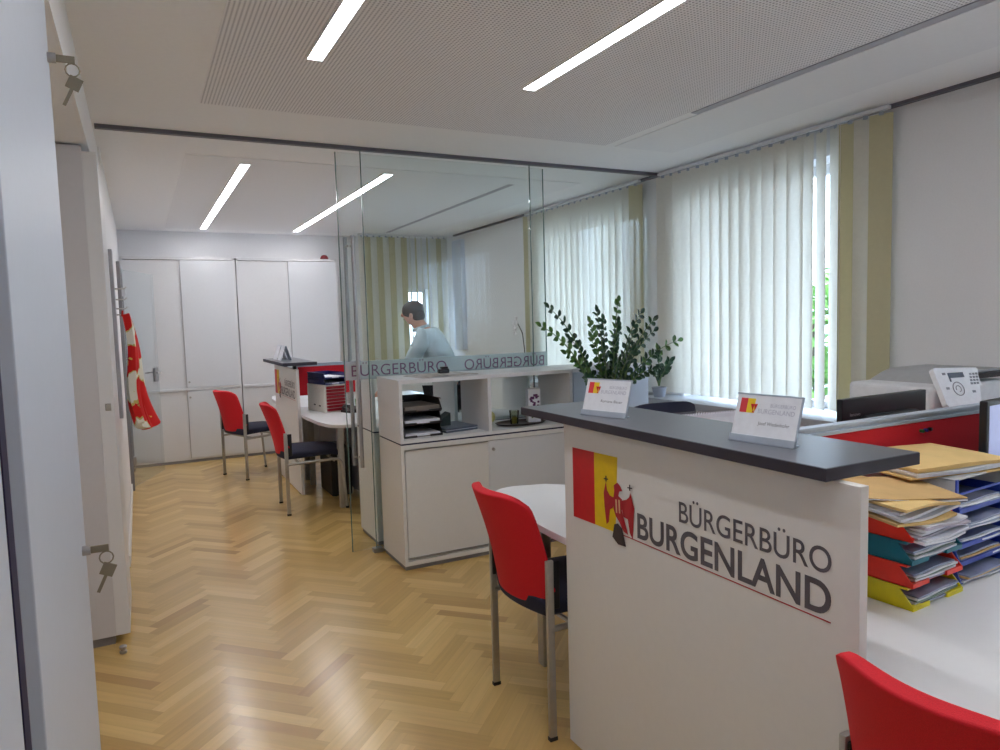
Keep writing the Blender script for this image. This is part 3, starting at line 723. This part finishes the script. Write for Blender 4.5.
# ---- desk signs on the counter
def sign(lb, x, y, rz, name_line, wd):
    t = thing('desk_sign', lb, 'sign', (x, y, 1.176), rz)
    # faces -x ; width along y ; leaning back
    la = R(18); H = .121
    Mt = Matrix.Rotation(la, 4, 'Y')
    MB().box(0, .003, -wd/2, wd/2, .018, H, .0005, M=Mt).build('card', mat('sign_card', (236, 238, 244), .25), t)
    MB().box(-.003, .006, -wd/2-.003, wd/2+.003, 0, .018, .001, M=Mt).box(-.002, .03, -wd/2+.004, wd/2-.004, 0, .004).box(-.001, .005, -wd/2-.003, wd/2+.003, H, H+.004, 0, M=Mt)\
        .box(-.001, .005, -wd/2-.003, -wd/2, 0, H, 0, M=Mt).build('acrylic_holder', M_rail, t)
    c, s_ = math.cos(la), math.sin(la)
    def P(u, v, l=.0006): return (v*s_-l*c, wd/2-u, v*c+l*s_)
    MB().use(mat('pale_red', (222, 60, 70), .4)).poly([P(.012, .075), P(.032, .075), P(.032, .112), P(.012, .112)]).use(mat('pale_yellow_print', (240, 206, 40), .4)).poly([P(.032, .075), P(.054, .075), P(.054, .112), P(.032, .112)])\
        .use(mat('print_red', (200, 26, 34))).poly([P(.042, .098, .001), P(.050, .080, .001), P(.053, .098, .001)]).poly([P(.052, .098, .001), P(.056, .078, .001), P(.062, .099, .001)]).poly([P(.048, .076, .001), P(.056, .076, .001), P(.052, .083, .001)]).build('logo', None, t)
    up = (s_, 0, c)
    mg = mat('faint_grey_print', (186, 186, 200), .5)
    text_part('lettering', 'BÜRGERBÜRO', P(.098, .093), (0, -1, 0), up, wd-.11, .009, mg, t)
    text_part('lettering', 'BURGENLAND', P(.066, .076), (0, -1, 0), up, wd-.078, .0115, mg, t)
    text_part('lettering', name_line, P(.072, .047), (0, -1, 0), up, wd-.092, .0085, mat('name_grey', (110, 106, 116), .5), t)
sign('right desk sign on the dark counter top, nearer the camera', 1.345, 1.238, R(8), 'Josef Wiedenhofer', .178)
sign('left desk sign on the dark counter top, in front of the plant', 1.323, 1.870, R(16), 'Romana Bauer', .178)
for y in (6.75, 6.98):
    t = thing('desk_sign', ('nearer' if y < 6.8 else 'farther') + ' white card sign on the far counter top', 'sign', (1.15, y, 1.176))
    MB().box(0, .003, -.09, .09, 0, .14, 0, M=Matrix.Rotation(R(18), 4, 'Y')).build('card', M_paper, t)
    MB().box(-.003, .0, -.09, .09, 0, .14, 0, M=Matrix.Translation((.10, 0, 0)) @ Matrix.Rotation(R(-18), 4, 'Y')).build('acrylic_back', M_rail, t)

# ---- tray stack on the near desk
TX, TY, TZ, TR = 1.722, 1.085, .7225, R(4)
cols = ((M_yel, 'yellow', 'bottom of the colourful tray stack'), (M_redT, 'red', 'between the yellow and teal trays'), (M_teal, 'teal', 'between the two red trays'), (M_redT, 'red', 'topmost of the colourful stack'))
def paper_pile(name, lb, cat, loc, rz, W, D, n, m1, seed, th=.004, curl=0, jit=.012, group=None):
    rg = random.Random(seed); t = thing(name, lb, cat, loc, rz, group)
    z = 0
    for k in range(n):
        dx, dy = rg.uniform(-jit, jit), rg.uniform(-jit, jit); a = rg.uniform(-.06, .06)*min(1, jit/.012)
        M = Matrix.Translation((W/2+dx, D/2+dy, z)) @ Matrix.Rotation(a, 4, 'Z')
        def f(u, v, M=M, k=k):
            return M @ Vector(((u-.5)*W, (v-.5)*D, th+curl*(1-v)**3*(.6+.4*math.sin(u*3+k))+.0015*math.sin(u*7+k)))
        MB().grid(f, 8, 8, th).build('sheet', m1[k % len(m1)], t, True)
        z += th*1.15
    return t, z
for i, (m, cn, wh) in enumerate(cols):
    z = TZ+i*.061; off = i*.004
    t = thing('letter_tray', '%s letter tray, %s' % (cn, wh), 'letter tray', (TX-off, TY+.012, z), TR, 'coloured letter trays on the near desk')
    tray_mesh(.245, .33, .060, m, th=.0035).build('tray_shell', m, t)
    pp = (['green and white papers inside the yellow letter tray', 'plastic sleeves inside the lower red letter tray', 'plastic sleeves inside the teal letter tray', 'thick brown files and papers heaped in the topmost red tray'])[i]
    if i < 3:
        paper_pile('paper_stack', pp, 'papers', (TX-off+.020, TY+.006, z+.006), TR, .20, .30, 5, [M_sleeve, M_paper, mat('greenish_paper', (120, 140, 130), .5), M_paper, M_sleeve], 10+i, .005, 0, jit=.004)
z3 = TZ+3*.061+.005
paper_pile('file_bundle', 'thick curled file of white papers in the top red tray', 'file', (TX+.012, TY-.02, z3), TR, .19, .31, 7, [M_paper, M_paper, mat('lilac_paper', (190, 184, 200), .7)], 31, .0055, -.012)
paper_pile('brown_file', 'manila wrapped file on the top red tray under the brown envelope', 'file', (TX-.06, TY+.0, z3+.058), R(-2), .225, .31, 5, [M_env, M_paper, M_paper, M_paper, M_env], 32, .007, -.020)
t, _ = paper_pile('brown_envelope', 'brown envelope slanting on top of the colourful tray stack', 'envelope', (TX-.12, TY+.09, z3+.106), R(-24), .31, .24, 2, [M_paper, M_env2], 33, .003, -.006, jit=.002)
t.rotation_euler = (R(0), R(3), R(-24))
# ---- blue tray stack
BX, BY = 2.0, 1.135
for i in range(5):
    z = TZ+i*.0505
    wh = ['bottom', 'second from the bottom', 'middle', 'second from the top', 'topmost'][i]
    t = thing('letter_tray', '%s blue letter tray of the tall stack at the right edge' % wh, 'letter tray', (BX-.002*i, BY+.006, z), R(4), 'blue letter trays on the near desk')
    tray_mesh(.255, .33, .050, M_blueT, slant=.01, th=.0035).build('tray_shell', None, t)
    paper_pile('paper_stack', 'papers in the %s blue letter tray' % wh, 'papers', (BX+.016, BY+.004-(.02 if i in (0, 3) else 0), z+.005), R(3), .220, .30, 4, [M_paper, M_sleeve, M_env2 if i < 2 else M_paper, M_sleeve], 40+i, .005, 0, jit=.005, group='papers in the blue trays')
t = thing('storage_case', 'grey-sided case with blue front edge crowning the blue tray stack', 'case', (BX-.012, BY+.006, TZ+5*.0505), R(4))
MB().box(0, .26, .003, .33, .040, .045).box(0, .004, 0, .33, 0, .045).box(.256, .26, 0, .33, 0, .045).box(0, .26, .326, .33, 0, .045).build('shell', M_silver, t)
MB().box(0, .012, -.004, .0, 0, .045).box(.012, .26, -.004, 0, 0, .006).build('front_edge', M_blueT, t)
zt = TZ+5*.0505+.046
paper_pile('manila_envelope', 'large manila envelope stuffed with papers on top of the blue stack', 'envelope', (BX-.10, BY+.06, zt), R(-9), .37, .27, 5, [M_env, M_paper, M_paper, M_env, M_env], 55, .006, -.004, jit=.006)

# ---- monitors
def monitor(lb, loc, rz, W, H, z0, zb, logo=None, lit=False):
    t = thing('computer_monitor', lb, 'monitor', loc, rz)   # screen faces +y locally
    MB().box(-W/2, W/2, -.012, .012, z0, z0+H, .004).box(-W*.32, W*.32, -.045, -.012, z0+H*.18, z0+H*.8, .012).build('casing', M_black, t)
    sc = MB().box(-W/2+.016, W/2-.016, .0115, .0135, z0+.018, z0+H-.016).build('display', mat('lit_display' if lit else 'dark_display', (176, 184, 226) if lit else (40, 44, 54), .2, emis=(170, 178, 226) if lit else None, es=.2 if lit else 0), t)
    MB().box(-.03, .03, -.06, -.035, zb+.01, z0+H*.5, .004).build('neck', M_black, t)
    MB().box(-.12, .12, -.13, .06, zb, zb+.014, .006).build('stand', M_black, t)
    if logo: text_part('logo', logo, (-W/2+.045, -.0125, z0+H-.066), (1, 0, 0), (0, 0, 1), .06, .012, M_silver, t)
    return t
monitor('black monitor seen from behind beyond the red desk screen', (2.535, 1.73, 0), R(2), .53, .33, .842, .722, logo='lenovo')
t = monitor('monitor with lit screen cut off at the right edge of the photo', (2.615, 1.30, 0), R(186), .52, .36, .84, .722, lit=True)

# ---- printer
def printer():
    t = thing('laser_printer', 'grey-white multifunction printer by the wall at the right edge', 'printer', (2.965, 1.80, .722))
    MB().box(0, .60, 0, .42, 0, .30, .02, seg=3).build('body', mat('printer_grey', (224, 224, 224), .5), t)
    MB().box(.01, .59, .01, .41, .305, .44, .02, seg=3).build('scanner_unit', mat('printer_grey2', (216, 217, 219), .5), t)
    MB().box(-.002, .60, -.001, .10, .30, .306).build('seam', M_grey, t)
    MB().grid(lambda u, v: (.13+.46*u, .05+.34*v, .435+.055*math.sin(min(1, u*2.2)*math.pi/2)), 14, 3, .02).build('feeder_lid', mat('feeder_grey', (166, 166, 168), .5), t, True)
    MB().box(.28, .58, .01, .05, .455, .478).build('paper_slot', M_black, t)
    # tilted control panel facing the room
    cp = MB().prism([(0, .02), (.02, .0), (.10, -.012), (.17, -.004), (.20, .015), (.252, .168), (.245, .175), (.008, .185), (-.004, .176)], -.012, .012,
                    M=Matrix.Translation((.035, -.035, .345)) @ Matrix.Rotation(R(-8), 4, 'Z') @ Matrix.Rotation(R(66), 4, 'X')).build('control_panel', M_white, t)
    Mx = Matrix.Translation((.035, -.035, .345)) @ Matrix.Rotation(R(-8), 4, 'Z') @ Matrix.Rotation(R(66), 4, 'X')
    MB().box(.068, .156, .135, .158, .012, .0135, M=Mx).box(.066, .074, .118, .158, .012, .0136, M=Mx).build('display', mat('printer_display', (80, 86, 100), .2), cp)
    b = MB()
    b.tube([Mx @ Vector((.098+.030*math.cos(a*math.pi/10), .085+.030*math.sin(a*math.pi/10), .0125)) for a in range(21)], .0022, 5)
    b.tube([Mx @ Vector((.098+.014*math.cos(a*math.pi/8), .085+.014*math.sin(a*math.pi/8), .0125)) for a in range(-4, 10)], .0018, 5)
    b.build('navigation_ring', M_grey, cp)
    mk = mat('key_grey', (128, 130, 138), .5)
    kb = MB().use(M_white)
    kb.box(.172, .240, .095, .157, .0118, .0125, M=Mx).use(mk)
    for i in range(3):
        for j in range(4): kb.box(.178+.018*i+.004*j, .190+.018*i+.004*j, .100+.014*j, .109+.014*j, .012, .014, M=Mx)

    kb.build('keypad', None, cp)
    for (x_, y_) in ((.030, .085), (.036, .15), (.172, .063)): MB().box(x_, x_+.017, y_, y_+.010, .012, .014, M=Mx).build('button', mk, cp)
printer()

# ---- office chair beyond the counter
t = thing('office_chair', 'dark blue swivel chair back just showing above the counter top', 'chair', (2.43, 2.80, 0), R(-6))
MB().grid(lambda u, v: ((u-.5)*.44*(1-.25*max(0, v-.75)), .02+.05*((u-.5)*2)**2+.04*v, .56+.47*v+.012*v-.03*abs((u-.5)*2)**4*max(0, v-.6)/.4), 12, 12, .05).build('backrest', M_navy, t, True)
MB().box(-.23, .23, -.48, -.02, .43, .50, .03, seg=3).build('seat', M_navy, t, True)
MB().box(-.03, .03, -.02, .09, .44, .75, .008).build('back_support', M_black, t)
MB().tube([(0, -.24, .08), (0, -.24, .44)], .026, 12).build('gas_column', M_black, t, True)
for k in range(5):
    a = k*2*math.pi/5
    lg = MB().tube([(0, -.24, .11), (.28*math.cos(a), -.24+.28*math.sin(a), .065)], .018, 8).build('base_arm', M_black, t, True)
    MB().tube([(.28*math.cos(a)-.012, -.24+.28*math.sin(a), .028), (.28*math.cos(a)+.012, -.24+.28*math.sin(a), .028)], .028, 12).build('castor', M_black, lg, True)
# standing spiral pad
t = thing('desk_calendar', 'white spiral-bound desk calendar standing behind the counter top', 'calendar', (1.80, 2.12, .722), R(-8))
MB().box(-.02, .36, -.002, .002, 0, .382, 0, M=Matrix.Rotation(R(-8), 4, 'X')).build('sheet', M_paper, t)
MB().box(-.02, .36, -.002, .002, 0, .377, 0, M=Matrix.Translation((0, .10, 0)) @ Matrix.Rotation(R(8), 4, 'X')).build('back_sheet', M_paper, t)
b = MB()
for k in range(30): b.tube([(-.010+k*.0122, .053+.008*math.cos(a), .379+.008*math.sin(a)) for a in [i*math.pi/4 for i in range(9)]], .0012, 4)
b.build('spiral_binding', M_grey, t)
tag(MB().lathe([(.018, 0), (.02, .02), (.012, .05), (.014, .075), (.008, .08)], n=14).build('highlighter', mat('bright_green', (120, 200, 60), .4), None, True, loc=(2.36, 1.98, .722)), 'small green marker standing beside the white desk calendar', 'marker')

# ---- far desk items
def drawer_box():
    t = thing('drawer_box', 'white desktop drawer box with red drawers on the far desk', 'drawer box', (1.425, 6.16, .722), R(13))
    W, D, H = .20, .36, .245
    MB().box(0, W, .004, D, 0, H, .004).build('housing', mat('cream_plastic', (226, 224, 214), .5), t)
    for k in range(8):
        d = MB().box(.012, W-.012, -.004, .006, .012+k*.028, .012+k*.028+.0235, .002).build('drawer', mat('dark_red_drawer', (150, 14, 34), .4), t)
        MB().box(W/2-.03, W/2+.03, -.008, -.003, .018+k*.028, .023+k*.028).build('drawer_pull', mat('dark_red_drawer', (150, 14, 34)), d)
    for x in (-.0012,):
        MB().box(x, .0, .10, .135, .05, .062).box(x, .0, .20, .235, .055, .067).build('label_strip', M_black, t)
    for i in range(2):
        s_ = thing('letter_tray', ('lower' if i == 0 else 'upper') + ' dark blue letter tray on the white drawer box', 'letter tray', (1.425, 6.162, .722+.247+i*.052), R(13), 'dark blue trays on the drawer box')
        tray_mesh(.20, .34, .050, M_dkblue).build('tray_shell', M_dkblue, s_)
        o = MB().box(.01, .19, .0, .30, 0, .010, .001).build('paper_sheet', M_paper, None, loc=(1.425, 6.162, .727+.247+i*.052)); o.rotation_euler.z = R(13)
        tag(o, 'papers in the %s dark blue tray on the drawer box' % ('lower' if i == 0 else 'upper'), 'papers')
drawer_box()
t = thing('desk_phone', 'black desk phone beside the drawer box on the far desk', 'phone', (1.60, 6.00, .722), R(20))
MB().prism([(0, 0), (.13, 0), (.13, .045), (0, .02)], 0, .15, M=Matrix.Translation((0, .15, 0)) @ Matrix.Rotation(R(90), 4, 'X')).build('base', M_black, t)
MB().tube([(.02, .02, .035), (.02, .04, .055), (.02, .12, .055), (.02, .14, .035)], .016, 8).build('handset', M_black, t, True)
t = thing('green_pen_cup', 'small green holder on the far desk near the glass door', 'pen holder', (1.74, 6.20, .722))
MB().lathe([(.035, 0), (.045, .10), (.04, .10), (.032, .006)], n=18).build('cup', mat('mint_green', (96, 160, 110), .4), t, True)
for k in range(3): MB().tube([(.01*k-.01, 0, .01), (.02*k-.02, .01, .16)], .004, 6).build('pen', M_black, t)
def pedestal(lb, x, y):
    t = thing('drawer_pedestal', lb, 'pedestal', (x, y, 0))
    MB().box(0, .42, 0, .55, .05, .58, .003).build('body', mat('pedestal_grey', (96, 98, 108), .5), t)
    for k in range(3):
        d = MB().box(.008, .412, -.014, .0, .06+k*.172, .22+k*.172, .002).build('drawer', mat('pedestal_front', (110, 112, 122), .5), t)
        MB().box(.15, .27, -.02, -.014, .19+k*.172, .2+k*.172).build('handle', M_steel, d)
    for (a, b) in ((.05, .05), (.37, .05), (.05, .5), (.37, .5)): MB().tube([(a-.01, b, .025), (a+.01, b, .025)], .025, 10).build('castor', M_black, t, True)
pedestal('grey drawer pedestal under the far desk near the glass door', 1.62, 5.72)
tag(MB().box(0, .18, 0, .42, 0, .42, .01).build('computer_tower', M_black, None, loc=(1.42, 6.05, 0)), 'dark computer tower under the far desk behind the chair', 'computer')

# ================================================================== PLANTS
def leaf(b, p, d, nrm, L, W):
    d = d.normalized(); s = d.cross(nrm).normalized(); n = s.cross(d)
    prof = [(0, .0), (.25, .8), (.55, 1), (.8, .65), (1, 0)]
    Lf = [b.bm.verts.new(p+d*L*a+s*W*.5*w_+n*.004) for a, w_ in prof[1:-1]]
    Rt = [b.bm.verts.new(p+d*L*a-s*W*.5*w_+n*.004) for a, w_ in prof[1:-1]]
    Cn = [b.bm.verts.new(p+d*L*a-n*.002) for a, w_ in prof]
    f0 = len(b.bm.faces)
    for A, rev in ((Lf, 0), (Rt, 1)):
        q = [[Cn[0], Cn[1], A[0]], [Cn[1], Cn[2], A[1], A[0]], [Cn[2], Cn[3], A[2], A[1]], [Cn[3], Cn[4], A[2]]]
        for f in q: b.bm.faces.new(f[::-1] if rev else f)
    b._fin(f0)
def frond(parent, base, tip, sag, seed, nl=12, L=.075, W=.034, bare=.35, m=None):
    rg = random.Random(seed); base = Vector(base); tip = Vector(tip); b = MB(); P = []; ctl = Vector((base.x+(tip.x-base.x)*.28, base.y+(tip.y-base.y)*.3, base.z+(tip.z-base.z)*.66))
    for i in range(15):
        u = i/14; p = base*(1-u)**2+ctl*2*u*(1-u)+tip*u*u; p.z += sag*math.sin(u*math.pi); P.append(p)
    b.use(M_stem).tube(P, .005, 6, rr=[.008*(1-.75*i/14) for i in range(15)])
    b.use(m or M_leaf)
    for k in range(nl):
        u = bare+(1-bare)*(k+.5)/nl; i = min(13, int(u*14)); p = P[i].lerp(P[i+1], u*14-i); d = (P[i+1]-P[i]).normalized()
        side = d.cross(Vector((.35, -.9, .25))).normalized()
        for s_ in (1, -1):
            dd = (d*.6+side*s_*.95+Vector((rg.uniform(-.25, .25), rg.uniform(-.25, .25), rg.uniform(-.1, .3))))
            leaf(b, p, dd, (Vector((rg.uniform(-.5, .5), -1, rg.uniform(-.1, .6)))).normalized(), L*rg.uniform(.8, 1.1)*(1-.25*u), W*rg.uniform(.8, 1.1))
    leaf(b, P[-1], P[-1]-P[-2], Vector((0, -1, .3)), L*.8, W)
    b.build('frond', None, parent)
PX, PY = 2.69, 3.73
t = thing('zamioculcas_plant', 'large dark green leafy plant before the window, behind the left desk sign', 'plant', (PX, PY, 0))
MB().lathe([(.15, 0), (.155, .02), (.205, .86), (.215, .88), (.195, .88), (.19, .84)], n=28).build('planter', M_white, t, True)
MB().lathe([(.185, .82), (.19, .845), (.01, .855)], n=20).build('soil', mat('soil', (50, 38, 30), .9, bump=.6), t)
tips = [(-.52, -.05, 1.45, .03), (-.42, .02, 1.56, .02), (-.08, .0, 1.525, .0), (-.01, -.12, 1.45, 0), (.16, .10, 1.59, 0), (.29, .03, 1.51, .03), (.27, -.12, 1.46, .02), (.39, .02, 1.39, .03), (.58, .0, 1.32, .05), (.05, .12, 1.47, 0),
        (-.25, -.12, 1.12, .04), (.24, -.14, 1.15, .04), (-.17, -.05, 1.46, .0), (.13, -.10, 1.38, 0), (-.22, .1, 1.36, .02), (.20, .15, 1.40, .02), (-.06, .1, 1.36, 0), (.26, .05, 1.30, .02), (-.12, -.12, 1.30, .0), (.08, -.14, 1.28, .0),
        (-.30, .02, 1.27, .03), (.02, -.05, 1.33, 0), (.33, -.06, 1.24, .03), (-.03, -.15, 1.22, 0), (.16, .0, 1.23, 0), (-.17, .08, 1.19, .01)]
for k, (x, y, z, sg) in enumerate(tips):
    frond(t, (x*.16, y*.2, .85), (x, y, z), sg, 100+k, nl=9 if z > 1.42 else 7, L=.068, W=.031, bare=.24, m=M_leaf if k % 4 else M_leaf2)
t = thing('potted_plant', 'small leafy plant in a grey pot on the window sill', 'plant', (3.54, 4.25, .871))
MB().lathe([(.042, 0), (.056, .07), (.060, .075), (.052, .075), (.048, .065)], n=24).build('pot', M_pot, t, True)
MB().lathe([(.046, .060), (.050, .066), (.004, .07)], n=16).build('soil', mat('soil', (50, 38, 30)), t)
for k, (x, y, z) in enumerate(((0, 0, .34), (-.09, .03, .22), (.06, -.05, .27), (.03, -.04, .20), (-.05, -.04, .17))):
    frond(t, (0, 0, .085), (x, y, z), .01, 300+k, nl=4, L=.075, W=.034, bare=.35)
# orchid on the sill beyond the glass
t = thing('orchid', 'white orchid on the sill behind the glass pane joint', 'plant', (3.53, 6.36, .871))
MB().lathe([(.04, 0), (.055, .10), (.05, .10)], n=18).build('pot', M_white, t, True)
MB().tube([(0, 0, .09), (.01, 0, .3), (.0, .02, .48), (-.03, .06, .58)], .006, 6).build('stem', mat('dark_stem', (50, 52, 40), .6), t)
b = MB()
for k, (dx, dy, dz) in enumerate(((-.05, .10, .56), (-.03, .12, .50), (-.05, .06, .61))):
    for a in range(5):
        an_ = a*2*math.pi/5; leaf(b, Vector((dx, dy, dz)), Vector((0, math.cos(an_), math.sin(an_))), Vector((-1, -.4, 0)), .05, .045)
b.build('blossom', mat('orchid_white', (230, 226, 228), .6), t)
b = MB()
for a in range(4): leaf(b, Vector((0, 0, .09)), Vector((math.cos(a*1.6), math.sin(a*1.6), .9)), Vector((0, 0, 1)), .10, .04)
b.build('leaf', M_leaf, t)

# ================================================================== THE MAN
def skin_obj(name, verts, edges, radii, m, parent, root=0, sub=2):
    me = bpy.data.meshes.new(name); me.from_pydata([tuple(v) for v in verts], edges, []); me.materials.append(m)
    o = bpy.data.objects.new(name, me); COL.objects.link(o); o.parent = parent
    sk = o.modifiers.new('skin', 'SKIN'); sk.use_smooth_shade = True
    for i, sv in enumerate(me.skin_vertices[0].data):
        r = radii[i]; sv.radius = r if isinstance(r, tuple) else (r, r); sv.use_root = (i == root)
    ss = o.modifiers.new('smooth', 'SUBSURF'); ss.levels = sub; ss.render_levels = sub
    return o
def man():
    # local frame: +x = the way he faces, z up, y = his left
    t = thing('person', 'man in a pale blue shirt bending over the far desk behind the glass', 'person', (2.33, 5.60, 0), R(142))
    t.scale = (1.02, 1.02, .995)
    V = {}; E = []; Rr = {}
    def v(k, p, r): V[k] = p; Rr[k] = r
    def e(*ks): 
        for a, b in zip(ks, ks[1:]): E.append((a, b))
    v('pel', (-.02, 0, .93), (.15, .11)); v('waist', (.0, 0, 1.07), (.14, .10)); v('chest', (.09, 0, 1.27), (.125, .09)); v('neckb', (.175, 0, 1.43), .065)
    v('neck', (.215, 0, 1.485), .055); v('skull', (.265, 0, 1.56), (.072, .082)); v('crown', (.29, 0, 1.625), (.062, .07)); v('jaw', (.315, 0, 1.515), (.042, .04))
    e('pel', 'waist', 'chest', 'neckb', 'neck', 'skull', 'crown'); e('skull', 'jaw')
    for s, n_ in ((1, 'L'), (-1, 'R')):
        v('sh'+n_, (.12, s*.175, 1.385), .036); v('el'+n_, (.24, s*.235, 1.13), .032); v('wr'+n_, (.44, s*.16, .98), .028); v('pa'+n_, (.50, s*.145, .945), (.034, .016))
        e('chest', 'sh'+n_, 'el'+n_, 'wr'+n_, 'pa'+n_)
        for f in range(4):
            b0 = (.535, s*(.122+.018*f), .925); b1 = (.560+.004*(1.5-abs(f-1.5)), s*(.120+.019*f), .895); b2 = (.568, s*(.120+.019*f), .868)
            v('f%d0%s' % (f, n_), b0, .009); v('f%d1%s' % (f, n_), b1, .008); v('f%d2%s' % (f, n_), b2, .0065)
            e('pa'+n_, 'f%d0%s' % (f, n_), 'f%d1%s' % (f, n_), 'f%d2%s' % (f, n_))
        v('t0'+n_, (.49, s*.105, .925), .010); v('t1'+n_, (.52, s*.085, .90), .008); e('pa'+n_, 't0'+n_, 't1'+n_)
        v('hp'+n_, (-.02, s*.09, .88), .085); v('kn'+n_, (.02, s*.10, .49), .055); v('an'+n_, (-.02, s*.10, .09), .038); v('to'+n_, (.13, s*.115, .035), (.04, .03))
        e('pel', 'hp'+n_, 'kn'+n_, 'an'+n_, 'to'+n_)
    ks = list(V); ix = {k: i for i, k in enumerate(ks)}
    body = skin_obj('body', [V[k] for k in ks], [(ix[a], ix[b]) for a, b in E], [Rr[k] for k in ks], M_skin, t)
    # face details
    MB().ball((.355, 0, 1.565), .014, 2, (1.2, .8, 1.3)).build('nose', M_skin, t, True)
    for s in (1, -1):
        MB().ball((.258, s*.076, 1.555), .024, 2, (.7, .35, 1.1)).build('ear', M_skin, t, True)
        MB().ball((.330, s*.030, 1.585), .009, 2).build('eye', M_black, t, True)
    MB().box(.338, .346, -.02, .02, 1.527, 1.531).build('mouth', mat('lips', (160, 90, 84), .5), t)
    MB().ball((.262, 0, 1.607), .096, 3, (1.0, .86, .86), M=Matrix.Rotation(R(14), 4, 'Y')).ball((.222, 0, 1.560), .066, 3, (.9, 1.05, 1.05)).build('hair', M_hair, t, True)
    SR = {'pe': (.18, .14), 'wa': (.175, .135), 'ch': (.19, .145), 'ne': (.085, .08), 'sh': (.085, .085), 'el': (.062, .062), 'wr': (.042, .042)}
    def sub(name, keys, grow, m, extra=None):
        kk = [k for k in ks if k in keys]; i2 = {k: i for i, k in enumerate(kk)}
        P = [extra.get(k, V[k]) if extra else V[k] for k in kk]
        rr = [SR[k[:2]] if name == 'shirt' else tuple((x+grow) for x in (Rr[k] if isinstance(Rr[k], tuple) else (Rr[k], Rr[k]))) for k in kk]
        return skin_obj(name, P, [(i2[a], i2[b]) for a, b in E if a in i2 and b in i2], rr, m, t)
    exs = {'neckb': (.165, 0, 1.41), 'wrL': (.41, .17, 1.0), 'wrR': (.41, -.17, 1.0)}
    sub('shirt', {'pel', 'waist', 'chest', 'neckb', 'shL', 'elL', 'wrL', 'shR', 'elR', 'wrR'}, .024, M_shirt, exs)
    sub('trousers', {'pel', 'hpL', 'knL', 'anL', 'hpR', 'knR', 'anR'}, .018, M_trs)
    MB().tube([(.195+.062*math.cos(a), .066*math.sin(a), 1.450-.02*math.cos(a)) for a in [i*math.pi/8 for i in range(17)]], .014, 8).build('collar', M_shirt, t, True)
    for s in (1, -1): MB().box(-.08, .19, s*.105-.048, s*.105+.048, 0, .085, .03, seg=3).build('shoe', M_black, t, True)
man()

# ================================================================== OUTSIDE
struct(MB().box(4.04, 5.1, -6, 10, 2.66, 2.80).build('added_shade_ledge', M_wall))  # unseen overhang, added to shade the upper part of the blinds
gr = struct(MB().box(4.2, 40, -12, 30, -3.1, -3.0).build('ground', mat('asphalt', (110, 112, 112), .9)))
def tree(lb, x, y, h, r, seed):
    rg = random.Random(seed); t = thing('street_tree', lb, 'tree', (x, y, -3))
    MB().tube([(0, 0, 0), (.1, 0, h*.4), (0, .1, h*.75)], .16, 8, rr=[.2, .14, .06]).build('trunk', mat('bark', (80, 66, 54), .9, bump=.5), t, True)
    b = MB()
    for k in range(900):
        a, c_ = rg.uniform(0, 2*math.pi), rg.uniform(-1, 1); rr_ = r*rg.uniform(.5, 1); q = math.sqrt(1-c_*c_)
        p = Vector((rr_*q*math.cos(a), rr_*q*math.sin(a), h*.72+rr_*c_*.9))
        leaf(b, p, Vector((rg.uniform(-1, 1), rg.uniform(-1, 1), rg.uniform(-1, .3))), Vector((rg.uniform(-1, 1), rg.uniform(-1, 1), 1)).normalized(), .34, .22)
    o = b.build('foliage', mat('tree_leaf', (96, 140, 60), .6, var=.3, scale=3), t)
tree('green street tree glimpsed between the louvres of the near window', 14.0, 11.2, 5.6, 1.6, 1)
